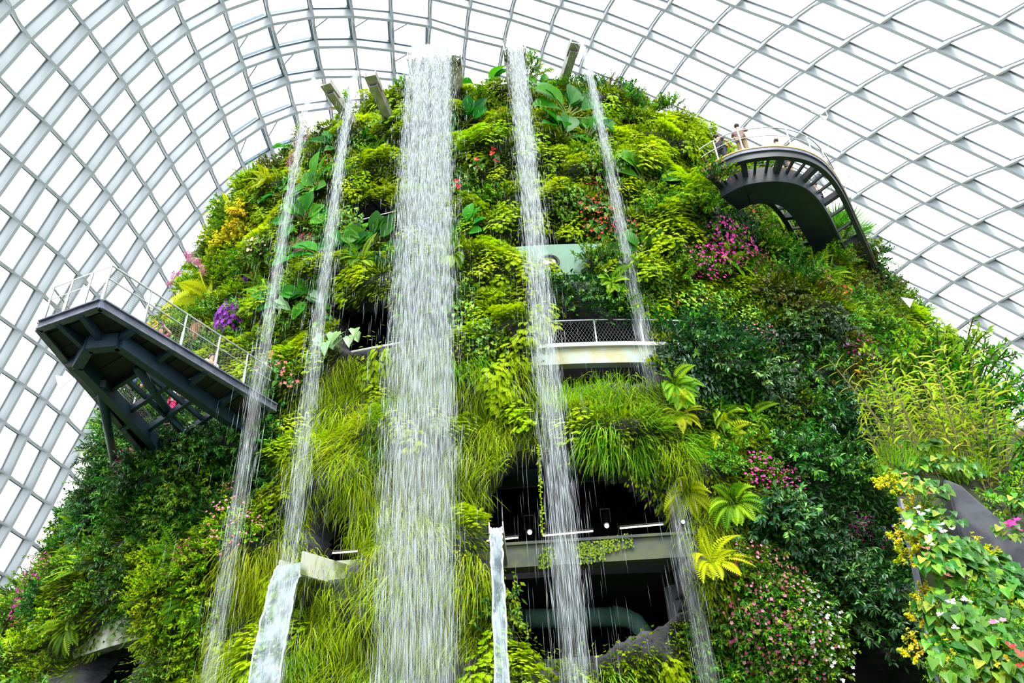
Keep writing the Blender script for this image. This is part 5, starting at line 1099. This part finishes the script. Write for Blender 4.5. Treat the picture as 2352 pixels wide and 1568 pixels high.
bn = cloth('brown_cloth', (128, 104, 100)); dk = cloth('dark_cloth', (40, 44, 58)); bl = cloth('denim', (70, 92, 130)); pk = cloth('pink_cloth', (215, 40, 110)); wh = cloth('white_cloth', (222, 218, 214)); lb = cloth('pale_blue_cloth', (150, 175, 215)); kh = cloth('khaki_cloth', (150, 130, 100))
person(wpos(1712, 350, .32), math.radians(150), 'photo', bn, kh, HAIRD, 'person in a brown top raising a camera on the curved walkway', 1.02)
person(wpos(1658, 366, .4), math.radians(120), 'rail', dk, dk, HAIRD, 'person in dark clothes standing where the walkway meets the mountain', .98)
person(wpos(1845, 352, 1.0), math.radians(200), 'stand', wh, dk, HAIRD, 'person in white on the outermost bend of the curved walkway', .98)
person(wpos(1880, 372, 1.1), math.radians(230), 'rail', bn, kh, HAIRD, 'person in brown further along the bend of the curved walkway', .98)
person(wpos(1950, 470, .95), math.radians(240), 'stand', bn, bl, HAIRD, 'person low on the straight stretch of the curved walkway', .98)
for s_, u, yw, pose, tp_, lg, lab in [(.44, .56, 20, 'photo', pk, pk, 'person in bright pink seen through the deck grating'), (.46, .34, 200, 'stand', lb, bl, 'person in pale blue seen through the deck grating'), (.62, .58, 100, 'rail', wh, kh, 'person in white by the middle of the deck grating'), (.72, .32, 300, 'stand', wh, pk, 'person in white with pink trousers on the deck grating'), (.72, .7, 60, 'rail', wh, dk, 'person in white with dark trousers on the deck grating')]:
    person(DP(s_, u, .0)+dB, math.radians(yw), pose, tp_, lg, HAIRD, lab)

# ------------------------------------------------------------------ leaning slate, planted slope and orchids in front on the walkway side
def prism(name, poly, thick, mat, label, cat):
    c = [A(p) for p in poly]; n = nrm(np.cross(c[1]-c[0], c[2]-c[0])); n = n if n@(CAM-c[0]) > 0 else -n; mb = MB(); k = len(c); ctr = sum(c)/k
    g = [p-n*thick for p in c]; mb.add(c+g, [tuple(range(k)), tuple(range(2*k-1, k-1, -1))]+[(i, k+i, k+(i+1) % k, (i+1) % k) for i in range(k)]); o = mb.build(name, mat); tag(o, label, cat)
    bv = o.modifiers.new('bevel', 'BEVEL'); bv.width = .06; bv.segments = 2; return o, n
sl_, _ = prism('slate_slab', [aty(2166, 1094, 11.6), aty(2210, 1112, 11.5), aty(2270, 1165, 11.3), aty(2352, 1232, 11.1), aty(2480, 1330, 10.8), aty(2480, 1500, 10.6), aty(2352, 1430, 10.7), aty(2262, 1330, 10.95), aty(2200, 1225, 11.3)], .5, M['slate'], 'pointed grey slate slab leaning above the heart-leaf slope', 'rock')
sl2, _ = prism('slate_slab', [aty(2320, 1330, 10.5), aty(2420, 1400, 10.3), aty(2420, 1700, 9.9), aty(2320, 1700, 10.1), aty(2295, 1500, 10.3)], .5, M['slate'], 'lower grey slate slab at the edge of the heart-leaf slope', 'rock')
P4 = [aty(2060, 1140, 12.2), aty(2200, 1130, 11.9), aty(2420, 1330, 11.0), aty(2420, 1720, 10.2), aty(2180, 1720, 10.6)]
def to_ground(a, b): return a+(b-a)*(a[2]/(a[2]-b[2]))
P4[3:] = [to_ground(P4[2], P4[3]), to_ground(P4[0], P4[4])]
mb = MB(); back = [p+nrm(p-CAM)*A([1, 1, 0])*1.6 for p in P4]; mb.add(P4+back, [tuple(range(5)), tuple(range(9, 4, -1))]+[(i, 5+i, 5+(i+1) % 5, (i+1) % 5) for i in range(5)])
tag(mb.build('planting_bank', M['soil']), 'steep planted bank in front of the dark lower cave', 'bank')
mb = MB(); a, b = aty(2068, 1150, 12.1), aty(2190, 1720, 10.5); mb.bar(a, b, .05, .1, (0, 1, 0)); tag(mb.build('edge_bar', M['deck_edge']), 'steel edging bar along the planted bank', 'edging')
mb = MB()
bank2 = [aty(2060, 1125, 12.9), aty(2060, 1000, 14.2), aty(2240, 960, 14.6), aty(2440, 1040, 14.0), aty(2480, 1240, 12.6), aty(2160, 1140, 12.4)]
c = sum(bank2)/6; lo = [A([p[0]+.1, p[1]+.1, 0.0]) for p in bank2]; mb.add(bank2+lo, [tuple(range(6)), tuple(range(11, 5, -1))]+[(i, 6+i, 6+(i+1) % 6, (i+1) % 6) for i in range(6)]); tag(mb.build('planting_bank', M['soil']), 'upper planted bank carrying the bamboo orchids', 'bank')
up_n = nrm(A([-.1, -.8, .6]))
def bank_put(key, px, py, Y, sc, label, cat, grp=None, base='sm', rot=None):
    p = aty(px, py, Y); o = put(key, p, up_n, sc, base=base, rot=rot); tag(o, label, cat, grp); return o
SLATE_PX = PP(2150,1070,2230,1080,2400,1210,2420,1420,2330,1330,2240,1270,2180,1200)
for k in range(150):
    t = U(0, 1); y = 1130+t*440; x = U(2075+t*85, 2352+20); 
    if inpoly(A([[x, y]]), SLATE_PX)[0]: continue
    Y = np.interp(y, [1130, 1570], [11.7, 10.2])-U(.05, .3)-.1
    if k % 9 == 4: bank_put('yl' if k % 2 else 'sm', x, y, Y, U(.3, .42), ('yellow-leaved' if k % 2 else 'mid-green')+' small shrub on the planted bank below the slate', 'shrub', 'small bank shrubs '+('yellow' if k % 2 else 'green'))
    else: bank_put('hp', x, y, Y, U(.38, .6), 'heart-leaved plant on the planted bank below the slate', 'plant', 'heart-leaved bank plants')
for k, (x, y, key, lab) in enumerate([(2110,1225,'wa','white anthuriums near the top of the planted bank'),(2160,1265,'wa','white anthuriums in the middle of the planted bank'),(2145,1310,'sa','salmon anthurium pair on the planted bank'),(2195,1430,'wa','white anthuriums low on the planted bank'),(2100,1130,'sa','salmon anthuriums under the bamboo orchids'),(2320,1240,'ma','magenta orchid against the slate slab'),(2270,1480,'ka','pink flowers low on the planted bank'),(2310,1540,'ra','red anthurium at the foot of the planted bank')]):
    bank_put(key, x, y, np.interp(y, [1130, 1570], [11.5, 10.0])-.25, .5, lab, 'flowers', None, 'hp')
for (x, y) in [(2085,1290),(2075,1240),(2130,1380),(2120,1420),(2105,1500),(2095,1180),(2040,1120),(2075,1130)]:
    bank_put('yl', x, y, np.interp(y, [1100, 1570], [11.9, 10.3])-.15, .3, 'drooping yellow-leaved sprig over the steel edging bar', 'sprig', 'yellow sprigs on the edging')
Rv = np.stack([A([1, 0, 0]), A([0, 0, 1.]), A([0, -1, 0])], 1)
for k in range(26):
    x = U(2040, 2350); y = np.interp(x, [2040, 2160, 2350], [1110, 1085, 1190])-U(0, 60); bank_put('gu' if k % 2 else 'hp', x, y, U(12.5, 13.8), .55, ('grass tuft' if k % 2 else 'small heart-leaved plant')+' at the feet of the orchid stalks above the slate', 'plant', 'plants at the orchid feet '+('grass' if k % 2 else 'heart-leaved'))
for k in range(80):
    x = U(2040, 2340); Y = U(12.6, 14.2); y0 = np.interp(x, [2040, 2160, 2340], [1110, 1100, 1160])+U(-70, 30); p = aty(x, y0, Y)
    o = put('os', p, up_n, 1.0, rot=Rv@A(Matrix.Rotation(U(-.12, .12), 3, 'Z')@Matrix.Rotation(U(0, 6.28), 3, 'Y'))*U(.62, 1.05)); tag(o, 'tall thin bamboo orchid stalk with narrow yellow-green leaves above the slate', 'orchid', 'bamboo orchid stalks')
for k, (x, y) in enumerate([(2130,890),(2118,925),(2160,852),(2175,950),(2200,1003),(2235,938),(2137,1023)]):
    p = aty(x, y, 13.0); o = put('fl', p, up_n, .28, base='os', name='orchid_flower', rot=Rv*.28); tag(o, ['lilac orchid flower, second highest','lilac orchid flower just under the white-tipped one','lilac orchid flower, highest of all','lilac orchid flower in the middle of the stalks','lilac orchid flower lower among the stalks','lilac orchid flower furthest along the skyline','lilac orchid flower, lowest above the bank'][k], 'flower')
for k, (x, y, Y, s_) in enumerate([(2120,860,15.5,1.4),(2180,850,15.8,1.5),(2240,900,15.3,1.4),(2280,960,15,1.3),(2320,1080,13.5,1.2),(2090,930,15.5,1.2),(2200,930,15.0,1.2),(2340,1180,12,.8)]):
    bank_put('sm', x, y, Y, s_, ['leafy vine bush behind the orchid stalks, nearest the falls','leafy vine bush at the crest behind the orchid stalks','leafy vine bush on the skyline past the orchid stalks','leafy vine bush low on the skyline','leafy bush under the brown dead fern','leafy bush at the foot of the bronze slope','leafy bush in the thick of the orchid stalks','small leafy bush on top of the slate'][k], 'shrub')

# ------------------------------------------------------------------ white fabric pennants hung from the roof joints
for px, py, sc_, lab in [(1925, 325, 1.15, 'larger white triangular pennant above the curved walkway'), (1966, 412, 1.0, 'white triangular pennant beside the bend of the walkway'), (1892, 268, .6, 'smallest white pennant under a roof joint'), (2085, 690, .9, 'white pennant near the end of the walkway'), (139, 872, 1.1, 'white pennant beside the jutting deck')]:
    p = CAM+ray(A([px, py], float))*36; mb = MB(); s1 = .48*sc_
    a, b, c = A([-.5, 0, .45])*s1, A([.75, .25, .3])*s1, A([.0, .1, -.75])*s1; t = A([0, .03, 0]); m_ = (a+b+c)/3+A([0, .12, 0])
    mb.add([a, b, c, m_, a+t, b+t, c+t, m_+t], [(0, 1, 3), (1, 2, 3), (2, 0, 3), (5, 4, 7), (6, 5, 7), (4, 6, 7), (0, 4, 5, 1), (1, 5, 6, 2), (2, 6, 4, 0)])
    o = mb.build('pennant', M['white_cloth']); o.location = p; tag(o, lab, 'pennant'); gk = min(GRID.values(), key=lambda q: np.linalg.norm(nrm(q-CAM)-nrm(p-CAM)))
    mb = MB(); mb.tube([b, gk-p], .02, 5); mb.tube([a, gk-p+A([-1, 0, 0])], .012, 5); mb.build('cord', M['rail'], o)
